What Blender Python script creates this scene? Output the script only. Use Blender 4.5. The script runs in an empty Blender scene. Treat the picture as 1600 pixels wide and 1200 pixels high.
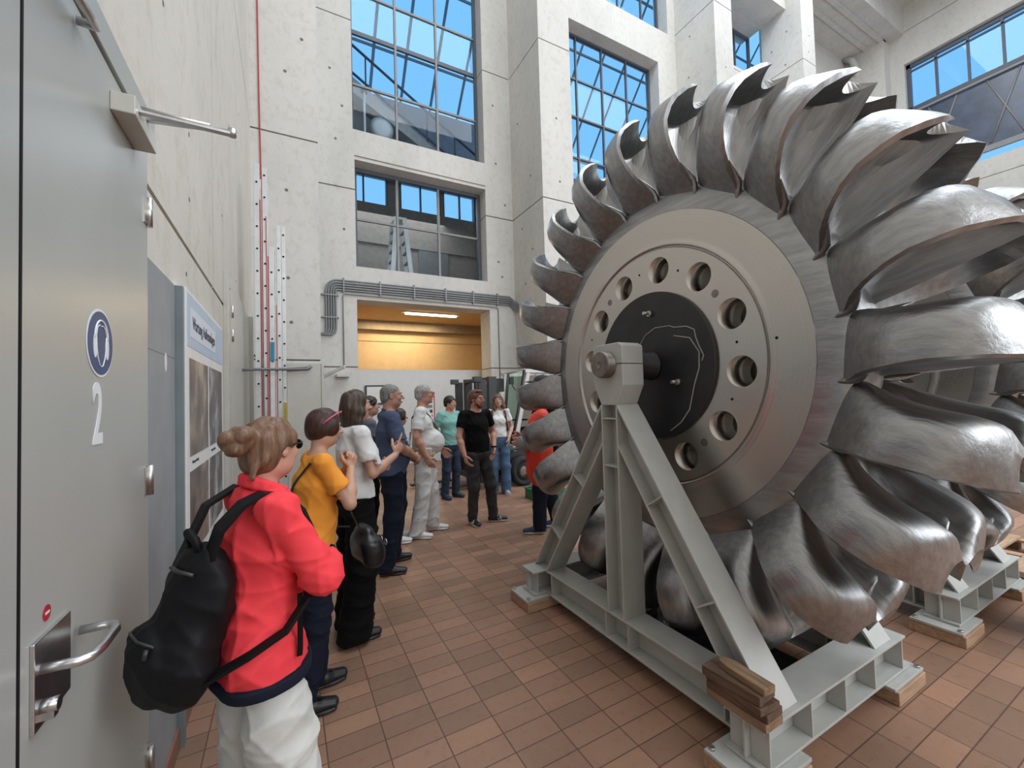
import bpy, math, random
import numpy as np
from mathutils import Vector, Matrix
random.seed(7); np.random.seed(7)
PI = math.pi
SC = bpy.context.scene
COL = SC.collection

# ---------------------------------------------------------------- materials
def new_mat(name):
    m = bpy.data.materials.new(name); m.use_nodes = True
    nt = m.node_tree
    return m, nt, nt.nodes['Principled BSDF']

def noise_map(nt, scale, detail=4, stretch=(1, 1, 1), rough=0.55, coord='Object'):
    tc = nt.nodes.new('ShaderNodeTexCoord'); mp = nt.nodes.new('ShaderNodeMapping')
    mp.inputs['Scale'].default_value = stretch
    n = nt.nodes.new('ShaderNodeTexNoise'); n.inputs['Scale'].default_value = scale
    n.inputs['Detail'].default_value = detail; n.inputs['Roughness'].default_value = rough
    nt.links.new(tc.outputs[coord], mp.inputs['Vector']); nt.links.new(mp.outputs[0], n.inputs['Vector'])
    return n

def ramp(nt, fac, stops):
    r = nt.nodes.new('ShaderNodeValToRGB'); e = r.color_ramp.elements
    while len(e) < len(stops): e.new(0.5)
    for el, (p, c) in zip(e, stops):
        el.position = p; el.color = (c[0], c[1], c[2], 1)
    nt.links.new(fac, r.inputs[0]); return r

def bump(nt, b, h, strength, dist=0.01):
    bp = nt.nodes.new('ShaderNodeBump'); bp.inputs['Strength'].default_value = strength
    bp.inputs['Distance'].default_value = dist
    nt.links.new(h, bp.inputs['Height']); nt.links.new(bp.outputs[0], b.inputs['Normal'])
    return bp

def mat(name, col, rough=0.6, metal=0.0, var=0.12, scale=6, bmp=0.0, bscale=60, stretch=(1, 1, 1), bdist=0.004, sheen=0, sss=0, spec=0.5):
    m, nt, b = new_mat(name)
    n = noise_map(nt, scale, 5, stretch)
    lo = [max(0, c * (1 - var)) for c in col]; hi = [min(1, c * (1 + var)) for c in col]
    r = ramp(nt, n.outputs['Fac'], [(0.3, lo), (0.7, hi)])
    nt.links.new(r.outputs[0], b.inputs['Base Color'])
    b.inputs['Roughness'].default_value = rough; b.inputs['Metallic'].default_value = metal
    b.inputs['Specular IOR Level'].default_value = spec
    if sheen: b.inputs['Sheen Weight'].default_value = sheen
    if sss:
        b.inputs['Subsurface Weight'].default_value = sss
        b.inputs['Subsurface Radius'].default_value = (0.02, 0.008, 0.004)
    if bmp:
        n2 = noise_map(nt, bscale, 3, stretch); bump(nt, b, n2.outputs['Fac'], bmp, bdist)
    return m

def emis(name, col, s):
    m, nt, b = new_mat(name)
    b.inputs['Base Color'].default_value = (*col, 1)
    b.inputs['Emission Color'].default_value = (*col, 1); b.inputs['Emission Strength'].default_value = s
    return m

def concrete(name, col, streak=0.05):
    m, nt, b = new_mat(name)
    n = noise_map(nt, 0.55, 6, (1, 1, 0.45), 0.62); n3 = noise_map(nt, 7, 8, (1, 1, 0.8), 0.7)
    r = ramp(nt, n.outputs['Fac'], [(0.25, [c * 0.84 for c in col]), (0.5, col), (0.75, [min(1, c * 1.10) for c in col])])
    r3 = ramp(nt, n3.outputs['Fac'], [(0.28, (0.80, 0.78, 0.75)), (0.5, (1, 1, 1)), (0.8, (1.0, 1.0, 1.0))])
    mx = nt.nodes.new('ShaderNodeMix'); mx.data_type = 'RGBA'; mx.blend_type = 'MULTIPLY'; mx.inputs[0].default_value = 0.8
    nt.links.new(r.outputs[0], mx.inputs[6]); nt.links.new(r3.outputs[0], mx.inputs[7])
    nt.links.new(mx.outputs[2], b.inputs['Base Color'])
    b.inputs['Roughness'].default_value = 0.82
    n2 = noise_map(nt, 22, 8); bump(nt, b, n2.outputs['Fac'], 0.18, 0.01)
    return m

def steel(name, col, r0, r1, stretch, scale=30, bmp=0.1, aniso=0.0, var=0.10, bdist=0.002):
    m, nt, b = new_mat(name)
    b.inputs['Metallic'].default_value = 1.0
    n = noise_map(nt, scale, 6, stretch, 0.6); n2 = noise_map(nt, 2.2, 4)
    mr = nt.nodes.new('ShaderNodeMapRange'); mr.inputs['To Min'].default_value = r0; mr.inputs['To Max'].default_value = r1
    mr.inputs['From Min'].default_value = 0.3; mr.inputs['From Max'].default_value = 0.7
    nt.links.new(n2.outputs['Fac'], mr.inputs['Value']); nt.links.new(mr.outputs[0], b.inputs['Roughness'])
    r = ramp(nt, n.outputs['Fac'], [(0.3, [c * (1 - var) for c in col]), (0.7, [min(1, c * (1 + var)) for c in col])])
    nt.links.new(r.outputs[0], b.inputs['Base Color'])
    bump(nt, b, n.outputs['Fac'], bmp, bdist)
    return m

def turned_steel(name, col, r0, r1):
    # lathe-turned face: fine rings about the X axis
    m, nt, b = new_mat(name)
    b.inputs['Metallic'].default_value = 1.0
    tc = nt.nodes.new('ShaderNodeTexCoord'); sp = nt.nodes.new('ShaderNodeSeparateXYZ')
    nt.links.new(tc.outputs['Object'], sp.inputs[0])
    def mth(op, a, c=None):
        n = nt.nodes.new('ShaderNodeMath'); n.operation = op; nt.links.new(a, n.inputs[0])
        if c is not None:
            if hasattr(c, 'default_value') or hasattr(c, 'links'): nt.links.new(c, n.inputs[1])
            else: n.inputs[1].default_value = c
        return n.outputs[0]
    y2 = mth('MULTIPLY', sp.outputs[1], sp.outputs[1]); z2 = mth('MULTIPLY', sp.outputs[2], sp.outputs[2])
    rad = mth('SQRT', mth('ADD', y2, z2)); cm = nt.nodes.new('ShaderNodeCombineXYZ'); nt.links.new(rad, cm.inputs[0])
    n = nt.nodes.new('ShaderNodeTexNoise'); n.inputs['Scale'].default_value = 160; n.inputs['Detail'].default_value = 4
    nt.links.new(cm.outputs[0], n.inputs['Vector'])
    bump(nt, b, n.outputs['Fac'], 0.06, 0.002)
    n2 = noise_map(nt, 2.5, 5)
    mr = nt.nodes.new('ShaderNodeMapRange'); mr.inputs['To Min'].default_value = r0; mr.inputs['To Max'].default_value = r1
    mr.inputs['From Min'].default_value = 0.3; mr.inputs['From Max'].default_value = 0.7
    nt.links.new(n2.outputs['Fac'], mr.inputs['Value']); nt.links.new(mr.outputs[0], b.inputs['Roughness'])
    r = ramp(nt, n.outputs['Fac'], [(0.3, [c * 0.94 for c in col]), (0.7, [min(1, c * 1.05) for c in col])])
    nt.links.new(r.outputs[0], b.inputs['Base Color'])
    tg = nt.nodes.new('ShaderNodeTangent'); tg.direction_type = 'RADIAL'; tg.axis = 'X'
    b.inputs['Anisotropic'].default_value = 0.55; nt.links.new(tg.outputs[0], b.inputs['Tangent'])
    return m

def glass_mat(name, tint=(0.93, 0.97, 1.0), refl=0.016):
    m, nt, b = new_mat(name); nt.nodes.remove(b)
    out = nt.nodes['Material Output']; tr = nt.nodes.new('ShaderNodeBsdfTransparent'); gl = nt.nodes.new('ShaderNodeBsdfGlossy')
    tr.inputs[0].default_value = (*tint, 1); gl.inputs['Roughness'].default_value = 0.02
    mx = nt.nodes.new('ShaderNodeMixShader'); mx.inputs[0].default_value = refl
    nt.links.new(tr.outputs[0], mx.inputs[1]); nt.links.new(gl.outputs[0], mx.inputs[2]); nt.links.new(mx.outputs[0], out.inputs[0])
    return m

def tile_floor():
    m, nt, b = new_mat('terracotta_tiles')
    tc = nt.nodes.new('ShaderNodeTexCoord'); mp = nt.nodes.new('ShaderNodeMapping')
    mp.inputs['Location'].default_value = (0.105, 0.03, 0)
    br = nt.nodes.new('ShaderNodeTexBrick'); br.offset = 0.0; br.squash = 1.0
    br.inputs['Scale'].default_value = 1.0; br.inputs['Brick Width'].default_value = 0.2575; br.inputs['Row Height'].default_value = 0.1287
    br.inputs['Mortar Size'].default_value = 0.0035; br.inputs['Mortar Smooth'].default_value = 0.3; br.inputs['Bias'].default_value = 0.0
    br.inputs['Color1'].default_value = (0.36, 0.205, 0.138, 1); br.inputs['Color2'].default_value = (0.245, 0.148, 0.104, 1)
    br.inputs['Mortar'].default_value = (0.125, 0.07, 0.05, 1)
    nt.links.new(tc.outputs['Object'], mp.inputs[0]); nt.links.new(mp.outputs[0], br.inputs['Vector'])
    n = noise_map(nt, 1.1, 5); n2 = noise_map(nt, 26, 6, (1, 1, 1), 0.7)
    r = ramp(nt, n.outputs['Fac'], [(0.3, (0.82, 0.80, 0.78)), (0.7, (1.15, 1.13, 1.08))])
    r2 = ramp(nt, n2.outputs['Fac'], [(0.25, (0.72, 0.68, 0.66)), (0.45, (1, 1, 1)), (0.8, (1.05, 1.05, 1.05))])
    a = nt.nodes.new('ShaderNodeMix'); a.data_type = 'RGBA'; a.blend_type = 'MULTIPLY'; a.inputs[0].default_value = 1
    nt.links.new(br.outputs['Color'], a.inputs[6]); nt.links.new(r.outputs[0], a.inputs[7])
    a2 = nt.nodes.new('ShaderNodeMix'); a2.data_type = 'RGBA'; a2.blend_type = 'MULTIPLY'; a2.inputs[0].default_value = 0.9
    nt.links.new(a.outputs[2], a2.inputs[6]); nt.links.new(r2.outputs[0], a2.inputs[7])
    nt.links.new(a2.outputs[2], b.inputs['Base Color'])
    b.inputs['Roughness'].default_value = 0.42; b.inputs['Specular IOR Level'].default_value = 0.4
    inv = nt.nodes.new('ShaderNodeMath'); inv.operation = 'SUBTRACT'; inv.inputs[0].default_value = 1
    nt.links.new(br.outputs['Fac'], inv.inputs[1])
    bump(nt, b, inv.outputs[0], 0.35, 0.003)
    return m

M = {}
M['concrete'] = concrete('concrete', (0.58, 0.565, 0.53))
M['concrete_warm'] = concrete('concrete_warm', (0.60, 0.565, 0.51))
M['groove'] = mat('groove_shadow_gap', (0.22, 0.20, 0.18), 0.9)
M['hole'] = mat('tie_hole', (0.16, 0.15, 0.14), 0.9)
M['floor'] = tile_floor()
M['white_paint'] = mat('white_partition', (0.66, 0.66, 0.64), 0.6, var=0.03)
M['ochre'] = mat('ochre_wall', (0.62, 0.45, 0.26), 0.8, var=0.06)
M['win_frame'] = mat('window_frame_grey', (0.085, 0.095, 0.115), 0.45, var=0.08)
M['win_grey'] = mat('window_bar_grey', (0.24, 0.235, 0.235), 0.5, var=0.06)
M['glass'] = glass_mat('window_glass')
M['door_grey'] = mat('door_grey_paint', (0.37, 0.38, 0.36), 0.33, var=0.05, scale=1.2, bmp=0.03, bscale=5)
M['panel_grey'] = mat('panel_grey_paint', (0.27, 0.285, 0.30), 0.6, var=0.08)
M['frame_teal'] = mat('frame_teal_grey', (0.17, 0.21, 0.22), 0.5)
M['cab_beige'] = mat('cabinet_beige', (0.50, 0.49, 0.44), 0.35, var=0.05)
M['stand'] = mat('stand_grey_paint', (0.455, 0.46, 0.435), 0.38, var=0.06, scale=9, bmp=0.05, bscale=90)
M['stainless'] = steel('stainless', (0.62, 0.62, 0.62), 0.22, 0.35, (1, 1, 1))
M['disc'] = turned_steel('turned_steel', (0.56, 0.53, 0.49), 0.27, 0.36)
M['bucket'] = steel('ground_steel', (0.36, 0.36, 0.36), 0.27, 0.44, (26, 1.6, 14), 1.6, 0.4, var=0.2, bdist=0.008)
M['black_plate'] = mat('black_cover', (0.018, 0.018, 0.02), 0.42, var=0.3, scale=8)
M['raw_steel'] = steel('raw_steel', (0.25, 0.22, 0.20), 0.4, 0.55, (1, 1, 1), 12, 0.2, var=0.3)
M['bolt'] = steel('bolt_steel', (0.55, 0.53, 0.5), 0.3, 0.45, (1, 1, 1))
M['wood'] = mat('block_wood', (0.42, 0.27, 0.17), 0.7, var=0.2, scale=5, stretch=(1, 8, 8), bmp=0.2, bscale=14)
M['wood_old'] = mat('plank_wood', (0.115, 0.068, 0.042), 0.75, var=0.35, scale=5, stretch=(9, 1, 9), bmp=0.5, bscale=12)
M['wood_light'] = mat('plank_wood_worn', (0.24, 0.15, 0.09), 0.7, var=0.35, scale=5, stretch=(9, 1, 9), bmp=0.5, bscale=12)
M['alu'] = mat('ladder_aluminium', (0.60, 0.61, 0.60), 0.35, 0.35, var=0.08)
M['red'] = mat('red_paint', (0.42, 0.02, 0.03), 0.5)
M['black'] = mat('black_rubber', (0.008, 0.008, 0.009), 0.7, var=0.2, spec=0.25)
M['dark'] = mat('dark_metal', (0.035, 0.037, 0.04), 0.45, var=0.2)
M['pipe'] = mat('conduit_grey', (0.20, 0.205, 0.215), 0.4, 0.3)
M['pipe_light'] = mat('pipe_light', (0.55, 0.55, 0.53), 0.5)
M['white'] = mat('white_plain', (0.72, 0.72, 0.71), 0.5, var=0.03)
M['blue_sign'] = mat('sign_blue', (0.03, 0.065, 0.17), 0.45, var=0.08)
M['sign_white'] = mat('sign_white', (0.70, 0.73, 0.75), 0.45, var=0.03)
M['lamp'] = emis('lamp_tube', (1.0, 0.90, 0.62), 6)

# ---------------------------------------------------------------- mesh builder
class MB:
    def __init__(s): s.v = []; s.f = []; s.m = []; s.smooth = []
    def add(s, vs, fs, mi=0, sm=False, mtx=None):
        o = len(s.v)
        if mtx is not None: vs = [tuple(mtx @ Vector(p)) for p in vs]
        s.v += [tuple(p) for p in vs]
        for f in fs: s.f.append([i + o for i in f]); s.m.append(mi); s.smooth.append(sm)
        return s
    def box(s, a, b, mi=0, mtx=None):
        x0, y0, z0 = a; x1, y1, z1 = b
        if x0 > x1: x0, x1 = x1, x0
        if y0 > y1: y0, y1 = y1, y0
        if z0 > z1: z0, z1 = z1, z0
        vs = [(x0, y0, z0), (x1, y0, z0), (x1, y1, z0), (x0, y1, z0), (x0, y0, z1), (x1, y0, z1), (x1, y1, z1), (x0, y1, z1)]
        return s.add(vs, [(0, 3, 2, 1), (4, 5, 6, 7), (0, 1, 5, 4), (1, 2, 6, 5), (2, 3, 7, 6), (3, 0, 4, 7)], mi, False, mtx)
    def prism(s, poly, p0, U, V, N, mi=0):   # poly in (u,v), extruded by N
        p0, U, V, N = Vector(p0), Vector(U), Vector(V), Vector(N); n = len(poly)
        a = [p0 + U * u + V * v for u, v in poly]; b = [q + N for q in a]
        fs = [tuple(range(n))[::-1], tuple(range(n, 2 * n))] + [(i, (i + 1) % n, n + (i + 1) % n, n + i) for i in range(n)]
        return s.add(a + b, fs, mi)
    def tube(s, pts, r, seg=8, mi=0, caps=True, sm=True):
        pts = [Vector(p) for p in pts]; n = len(pts); rs = r if hasattr(r, '__len__') else [r] * n
        T = []
        for i in range(n):
            d = (pts[min(i + 1, n - 1)] - pts[max(i - 1, 0)]); T.append(d.normalized() if d.length > 1e-9 else Vector((0, 0, 1)))
        up = Vector((0, 0, 1)) if abs(T[0].z) < 0.9 else Vector((1, 0, 0))
        nrm = T[0].cross(up).normalized(); vs = []
        for i in range(n):
            nrm = (nrm - T[i] * nrm.dot(T[i])).normalized(); bn = T[i].cross(nrm)
            for k in range(seg):
                a = 2 * PI * k / seg; vs.append(pts[i] + (nrm * math.cos(a) + bn * math.sin(a)) * rs[i])
        fs = [(i * seg + k, i * seg + (k + 1) % seg, (i + 1) * seg + (k + 1) % seg, (i + 1) * seg + k) for i in range(n - 1) for k in range(seg)]
        s.add(vs, fs, mi, sm)
        if caps:
            o = len(s.v) - len(vs)
            s.f.append([o + k for k in range(seg)][::-1]); s.m.append(mi); s.smooth.append(False)
            s.f.append([o + (n - 1) * seg + k for k in range(seg)]); s.m.append(mi); s.smooth.append(False)
        return s
    def cyl(s, p0, p1, r, seg=24, mi=0, r1=None):
        return s.tube([p0, p1], [r, r if r1 is None else r1], seg, mi)
    def strip(s, pts, w, t, side, mi=0, wn=None):   # flat ribbon with thickness following points; side = width direction(s)
        pts = [Vector(p) for p in pts]; n = len(pts); vs = []
        sd = side if isinstance(side, list) else [side] * n
        for i in range(n):
            d = (pts[min(i + 1, n - 1)] - pts[max(i - 1, 0)]).normalized(); S = Vector(sd[i]); S = (S - d * S.dot(d)).normalized()
            N = d.cross(S); ww = (wn[i] if wn else w) / 2
            for a, b in ((-1, -1), (1, -1), (1, 1), (-1, 1)): vs.append(pts[i] + S * a * ww + N * b * t / 2)
        fs = [(i * 4 + k, i * 4 + (k + 1) % 4, (i + 1) * 4 + (k + 1) % 4, (i + 1) * 4 + k) for i in range(n - 1) for k in range(4)]
        fs += [(0, 3, 2, 1), ((n - 1) * 4, (n - 1) * 4 + 1, (n - 1) * 4 + 2, (n - 1) * 4 + 3)]
        return s.add(vs, fs, mi)
    def grid(s, rings, closed=True, mi=0, cap0=False, cap1=False, sm=True):
        n = len(rings[0]); vs = [p for r in rings for p in r]; fs = []
        for i in range(len(rings) - 1):
            for k in range(n if closed else n - 1):
                k2 = (k + 1) % n; fs.append((i * n + k, i * n + k2, (i + 1) * n + k2, (i + 1) * n + k))
        if cap0: fs.append(tuple(range(n))[::-1])
        if cap1: fs.append(tuple((len(rings) - 1) * n + k for k in range(n)))
        return s.add(vs, fs, mi, sm)
    def lathe(s, prof, seg=48, origin=(0, 0, 0), axis='Z', mi=0, sm=True):   # prof: (r, h)
        rings = []
        for r, h in prof:
            ring = []
            for k in range(seg):
                a = 2 * PI * k / seg; c, q = r * math.cos(a), r * math.sin(a)
                p = {'Z': (c, q, h), 'X': (h, c, q), 'Y': (q, h, c)}[axis]
                ring.append((p[0] + origin[0], p[1] + origin[1], p[2] + origin[2]))
            rings.append(ring)
        return s.grid(rings, True, mi, False, False, sm)
    def build(s, name, mats, parent=None, bevel=0, auto=0, loc=None):
        me = bpy.data.meshes.new(name); me.from_pydata(s.v, [], s.f)
        if not isinstance(mats, (list, tuple)): mats = [mats]
        for m in mats: me.materials.append(m)
        me.polygons.foreach_set('material_index', s.m); me.polygons.foreach_set('use_smooth', s.smooth)
        me.update()
        o = bpy.data.objects.new(name, me); COL.objects.link(o)
        if parent is not None: o.parent = parent
        if loc is not None: o.location = loc
        if bevel:
            b = o.modifiers.new('bevel', 'BEVEL'); b.width = bevel; b.segments = 2; b.limit_method = 'ANGLE'; b.angle_limit = math.radians(40)
        return o

def tag(o, label=None, cat=None, group=None, kind=None):
    if label: o['label'] = label
    if cat: o['category'] = cat
    if group: o['group'] = group
    if kind: o['kind'] = kind
    return o
def thing(name, label, cat, loc=(0, 0, 0), rot=(0, 0, 0), group=None):
    o = bpy.data.objects.new(name, None); COL.objects.link(o); o.empty_display_size = 0.1
    o.location = loc; o.rotation_euler = rot
    return tag(o, label, cat, group)
def kids(o): return [c for c in COL.objects if c.parent is o]
def dup(o, parent=None):
    c = o.copy(); COL.objects.link(c)
    if parent is not None: c.parent = parent
    for ch in kids(o): dup(ch, c)
    return c
def struct(mb, name, mats, **k):
    return tag(mb.build(name, mats, **k), kind='structure')
SIDE_NAMES = True
# ---------------------------------------------------------------- room shell
JZ = (2.42, 6.51, 10.50, 14.50)
def cells(mb, axis, pos, th, u0, u1, v0, v1, holes, gz=(), gu=(), g=0.022, gd=0.03, mi=0, gmi=1):
    """wall slab with rectangular holes and recessed joints. axis 'y': plane y=pos, thickness towards +y; axis 'x': plane x=pos, thickness signed th"""
    us = {u0, u1}; vs_ = {v0, v1}
    for a, b, c, d in holes: us |= {max(u0, min(u1, a)), max(u0, min(u1, b))}; vs_ |= {max(v0, min(v1, c)), max(v0, min(v1, d))}
    for z in gz:
        if v0 < z < v1: vs_ |= {z - g / 2, z + g / 2}
    for u in gu:
        if u0 < u < u1: us |= {u - g / 2, u + g / 2}
    us = sorted(us); vs_ = sorted(vs_)
    for i in range(len(us) - 1):
        for j in range(len(vs_) - 1):
            cu, cv = (us[i] + us[i + 1]) / 2, (vs_[j] + vs_[j + 1]) / 2
            if us[i + 1] - us[i] < 1e-6 or vs_[j + 1] - vs_[j] < 1e-6: continue
            if any(a < cu < b and c < cv < d for a, b, c, d in holes): continue
            gr = any(abs(cv - z) < g / 2 for z in gz) or any(abs(cu - u) < g / 2 for u in gu)
            off = gd * (1 if th > 0 else -1) if gr else 0; m = gmi if gr else mi
            if axis == 'y': mb.box((us[i], pos + off, vs_[j]), (us[i + 1], pos + th, vs_[j + 1]), m)
            else: mb.box((pos + off, us[i], vs_[j]), (pos + th, us[i + 1], vs_[j + 1]), m)
def ties(mb, axis, pos, pts, r=0.024, mi=2, sgn=-1):
    for u, v in pts:
        if axis == 'y': mb.cyl((u, pos + sgn * 0.002, v), (u, pos + 0.01, v), r, 10, mi)
        else: mb.cyl((pos + sgn * 0.002, u, v), (pos - sgn * 0.01, u, v), r, 10, mi)
CM = [M['concrete'], M['groove'], M['hole']]
# floor
mb = MB(); mb.box((-1.2, -7.5, -0.3), (26.5, 16.0, 0)); struct(mb, 'floor', M['floor'])
# left wall with a recessed joint pattern
mb = MB(); cells(mb, 'x', -0.5, -0.5, -7.4, 10.6, 0, 19.6, [], (2.58, 6.51, 10.5), (4.03, -1.2, 7.6), 0.028)
ties(mb, 'x', -0.5, [(3.1, 3.3), (3.4, 4.9), (3.1, 2.9), (4.6, 3.4), (5.2, 4.6), (6.3, 5.4), (2.5, 3.6), (5.8, 3.1), (3.0, 2.42)], 0.014, 2, 1)
struct(mb, 'wall_left', [M['concrete_warm'], M['groove'], M['hole']])
# far facade in four bays with deep piers
mb = MB()
cells(mb, 'y', 10.0, 0.6, 0.58, 5.58, 0, 19.6, [(1.45, 4.80, 0, 3.97), (1.45, 4.76, 4.73, 7.22), (1.42, 4.76, 7.93, 13.19)], JZ, (), 0.03)
mb.box((1.45, 9.985, 7.30), (4.76, 10.0, 7.315), 1)
cells(mb, 'y', 10.0, 0.6, 6.53, 12.5, 0, 19.6, [(7.70, 11.57, 7.93, 13.19), (7.70, 12.12, 14.40, 18.6)], (2.42, 6.51), (), 0.03)
cells(mb, 'y', 10.0, 0.9, 13.43, 17.87, 0, 19.6, [(13.9, 17.87, 14.64, 16.90)], JZ, (), 0.03)
cells(mb, 'y', 10.0, 0.6, 18.8, 26.2, 0, 19.6, [], (6.51, 10.5), (), 0.03)
ties(mb, 'y', 10.0, [(0.95, 9.2), (1.2, 8.4), (1.05, 7.6), (1.2, 5.55), (5.05, 9.6), (5.1, 8.0), (5.35, 6.9), (5.1, 5.3), (5.2, 4.9), (12.1, 12.0), (12.2, 9.3), (7.0, 5.5), (6.8, 4.7), (16.2, 13.6)], 0.03)
struct(mb, 'wall_far', CM)
mb = MB()
for (x0, x1) in ((-0.5, 0.58), (5.58, 6.53), (12.5, 13.43), (17.87, 18.8), (25.1, 25.75)):
    for k, (z0, z1) in enumerate(zip((0,) + JZ, JZ + (19.6,))):
        mb.box((x0, 8.45, z0 + (0.015 if k else 0)), (x1, 10.0, z1 - 0.015)); 
        if z1 < 19: mb.box((x0 + 0.03, 8.48, z1 - 0.016), (x1 - 0.03, 10.0, z1 + 0.016), 1)
ties(mb, 'y', 8.45, [(0.05, 5.5), (0.06, 3.9), (0.05, 7.7), (0.33, 8.4), (0.1, 3.1), (6.05, 8.6), (6.1, 7.0), (6.0, 5.6), (6.2, 5.0), (13.0, 12.4), (13.2, 11.2), (18.3, 14.9), (18.4, 15.6)], 0.03)
ties(mb, 'x', 5.58, [(9.6, 9.0), (9.0, 7.3), (9.5, 6.1), (9.0, 5.4), (9.4, 4.6)], 0.03, 2, -1)
ties(mb, 'x', 12.5, [(9.5, 12.6), (9.0, 11.0), (9.4, 14.0)], 0.03, 2, -1)
ties(mb, 'x', 17.87, [(9.5, 13.6), (9.1, 14.7), (9.0, 16.0), (9.6, 15.6)], 0.035, 2, -1)
struct(mb, 'trim_piers', CM)
# smooth board fixed to the first pier
mb = MB(); mb.box((0.02, 8.40, 0), (0.62, 8.447, 2.36)); mb.box((0.575, 8.385, 0), (0.62, 8.40, 2.36))
struct(mb, 'trim_board', M['cab_beige'], bevel=0.004)
# right wall with the high ribbon window, gallery strip below it
mb = MB()
cells(mb, 'x', 25.7, 0.6, -7.4, 10.0, 0, 19.6, [(-7.0, 7.95, 10.95, 16.68)], (10.2, 18.2), (), 0.03)
struct(mb, 'wall_right', CM)
mb = MB(); cells(mb, 'y', -7.0, -0.5, -0.5, 26.2, 0, 19.6, [(1.2, 7.6, 3.0, 9.0), (9.2, 15.6, 3.0, 9.0), (17.2, 23.6, 3.0, 9.0)], (), ())
struct(mb, 'wall_rear', CM)
# roof with three skylight slots, edge beam and ribbed soffit over the last bay
mb = MB(); cy0 = -7.5
for (a, b) in ((-7.5, -5.4), (-2.6, 0.2), (2.8, 5.0), (7.4, 10.6)): mb.box((-1, a, 19.35), (26.3, b, 20.0))
for (a, b) in ((-5.4, -2.6), (0.2, 2.8), (5.0, 7.4)):
    mb.box((-1, a, 19.35), (1.0, b, 20.0)); mb.box((21.0, a, 19.35), (26.3, b, 20.0))
    for x in (5, 9, 13, 17): mb.box((x - 0.1, a, 19.5), (x + 0.1, b, 19.75))
mb.box((18.8, 7.9, 18.1), (25.75, 10.0, 19.35)); mb.box((18.8, 8.45, 18.02), (25.4, 8.62, 18.1)); mb.box((18.8, 9.05, 18.02), (25.4, 9.2, 18.1)); mb.box((13.43, 9.0, 16.92), (17.87, 10.0, 19.35))
struct(mb, 'ceiling', M['concrete'])
mb = MB(); mb.tube([(24.9, 9.9, 18.1), (24.9, 9.6, 17.8), (25.05, 9.5, 17.2), (25.4, 9.6, 16.9), (25.45, 9.75, 14.5), (25.45, 9.75, 0.2)], 0.14, 14)
tag(mb.build('rain_pipe', M['pipe_light']), 'grey bent drain pipe under the ribbed soffit in the top right corner', 'pipe')

def window(name, x0, x1, z0, z1, y, vb, hb, fm, fw=0.07, bw=0.05, heavy=()):
    mb = MB(); d = 0.10
    mb.box((x0, y, z0), (x0 + fw, y + d, z1)); mb.box((x1 - fw, y, z0), (x1, y + d, z1))
    mb.box((x0 + fw, y, z0), (x1 - fw, y + d, z0 + fw)); mb.box((x0 + fw, y, z1 - fw), (x1 - fw, y + d, z1))
    w = struct(mb, name, M['win_frame'])
    for v in vb:
        b = MB(); b.box((v - bw / 2, y + 0.01, z0 + fw), (v + bw / 2, y + d - 0.01, z1 - fw)); b.build('mullion', fm, w)
    for h in hb:
        t = bw * (2.0 if h in heavy else 1) / 2; b = MB(); b.box((x0 + fw, y + 0.02, h - t), (x1 - fw, y + d - 0.02, h + t)); b.build('transom', M['win_frame'] if h in heavy else fm, w)
    g = MB(); g.box((x0 + fw, y + 0.045, z0 + fw), (x1 - fw, y + 0.055, z1 - fw)); g.build('pane', M['glass'], w)
    return w
window('window_1', 1.42, 4.76, 7.93, 13.19, 10.35, (2.53, 3.60), (9.28, 10.57, 11.6), M['win_grey'], heavy=(10.57,))
window('window_2', 1.45, 4.76, 4.73, 7.22, 10.35, (2.50, 3.57), (5.99,), M['win_grey'], 0.09)
window('window_3', 7.70, 11.57, 7.93, 13.19, 10.40, (8.30, 9.37, 10.46), (9.16, 10.50, 11.73), M['win_frame'])
window('window_4', 7.70, 12.12, 14.40, 18.6, 10.40, (8.9, 10.2, 11.3), (16.2,), M['win_frame'])
window('window_5', 13.9, 17.87, 14.64, 16.90, 10.50, (14.9, 15.9, 16.85), (), M['win_frame'], 0.1)
# ribbon window in the right wall
mb = MB(); X = 25.9
mb.box((X, -7.0, 14.35), (X + 0.15, 7.95, 14.62)); mb.box((X, -7.0, 16.5), (X + 0.15, 7.95, 16.68)); mb.box((X, 7.8, 10.95), (X + 0.15, 7.95, 16.68)); mb.box((X, -7.0, 16.3), (X + 0.1, 7.8, 16.36))
w6 = struct(mb, 'window_6', M['win_frame'])
for k in range(14):
    b = MB(); b.box((X, 6.94 - k - 0.04, 14.62), (X + 0.12, 6.94 - k + 0.04, 16.5)); b.build('mullion', M['win_frame'], w6)
g = MB(); g.box((X + 0.06, -7, 14.62), (X + 0.07, 7.8, 16.5)); g.build('pane', M['glass'], w6)
mb = MB(); mb.box((25.72, -7, 11.5), (25.78, 7.75, 14.2))
for k in range(8): mb.tube([(25.7, 7.2 - k * 1.8, 11.55), (25.7, 6.3 - k * 1.8, 14.15)], 0.035, 6, 1); mb.tube([(25.7, 7.2 - k * 1.8, 14.15), (25.7, 6.3 - k * 1.8, 11.55)], 0.03, 6, 1)
mb.box((25.60, -7, 14.2), (25.68, 7.75, 14.28), 1); mb.box((25.55, -7, 11.2), (25.68, 7.75, 11.42), 1)
struct(mb, 'trim_gallery', [mat('gallery_panel', (0.075, 0.095, 0.14), 0.25, var=0.3, scale=1.2), M['win_grey']])

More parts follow.
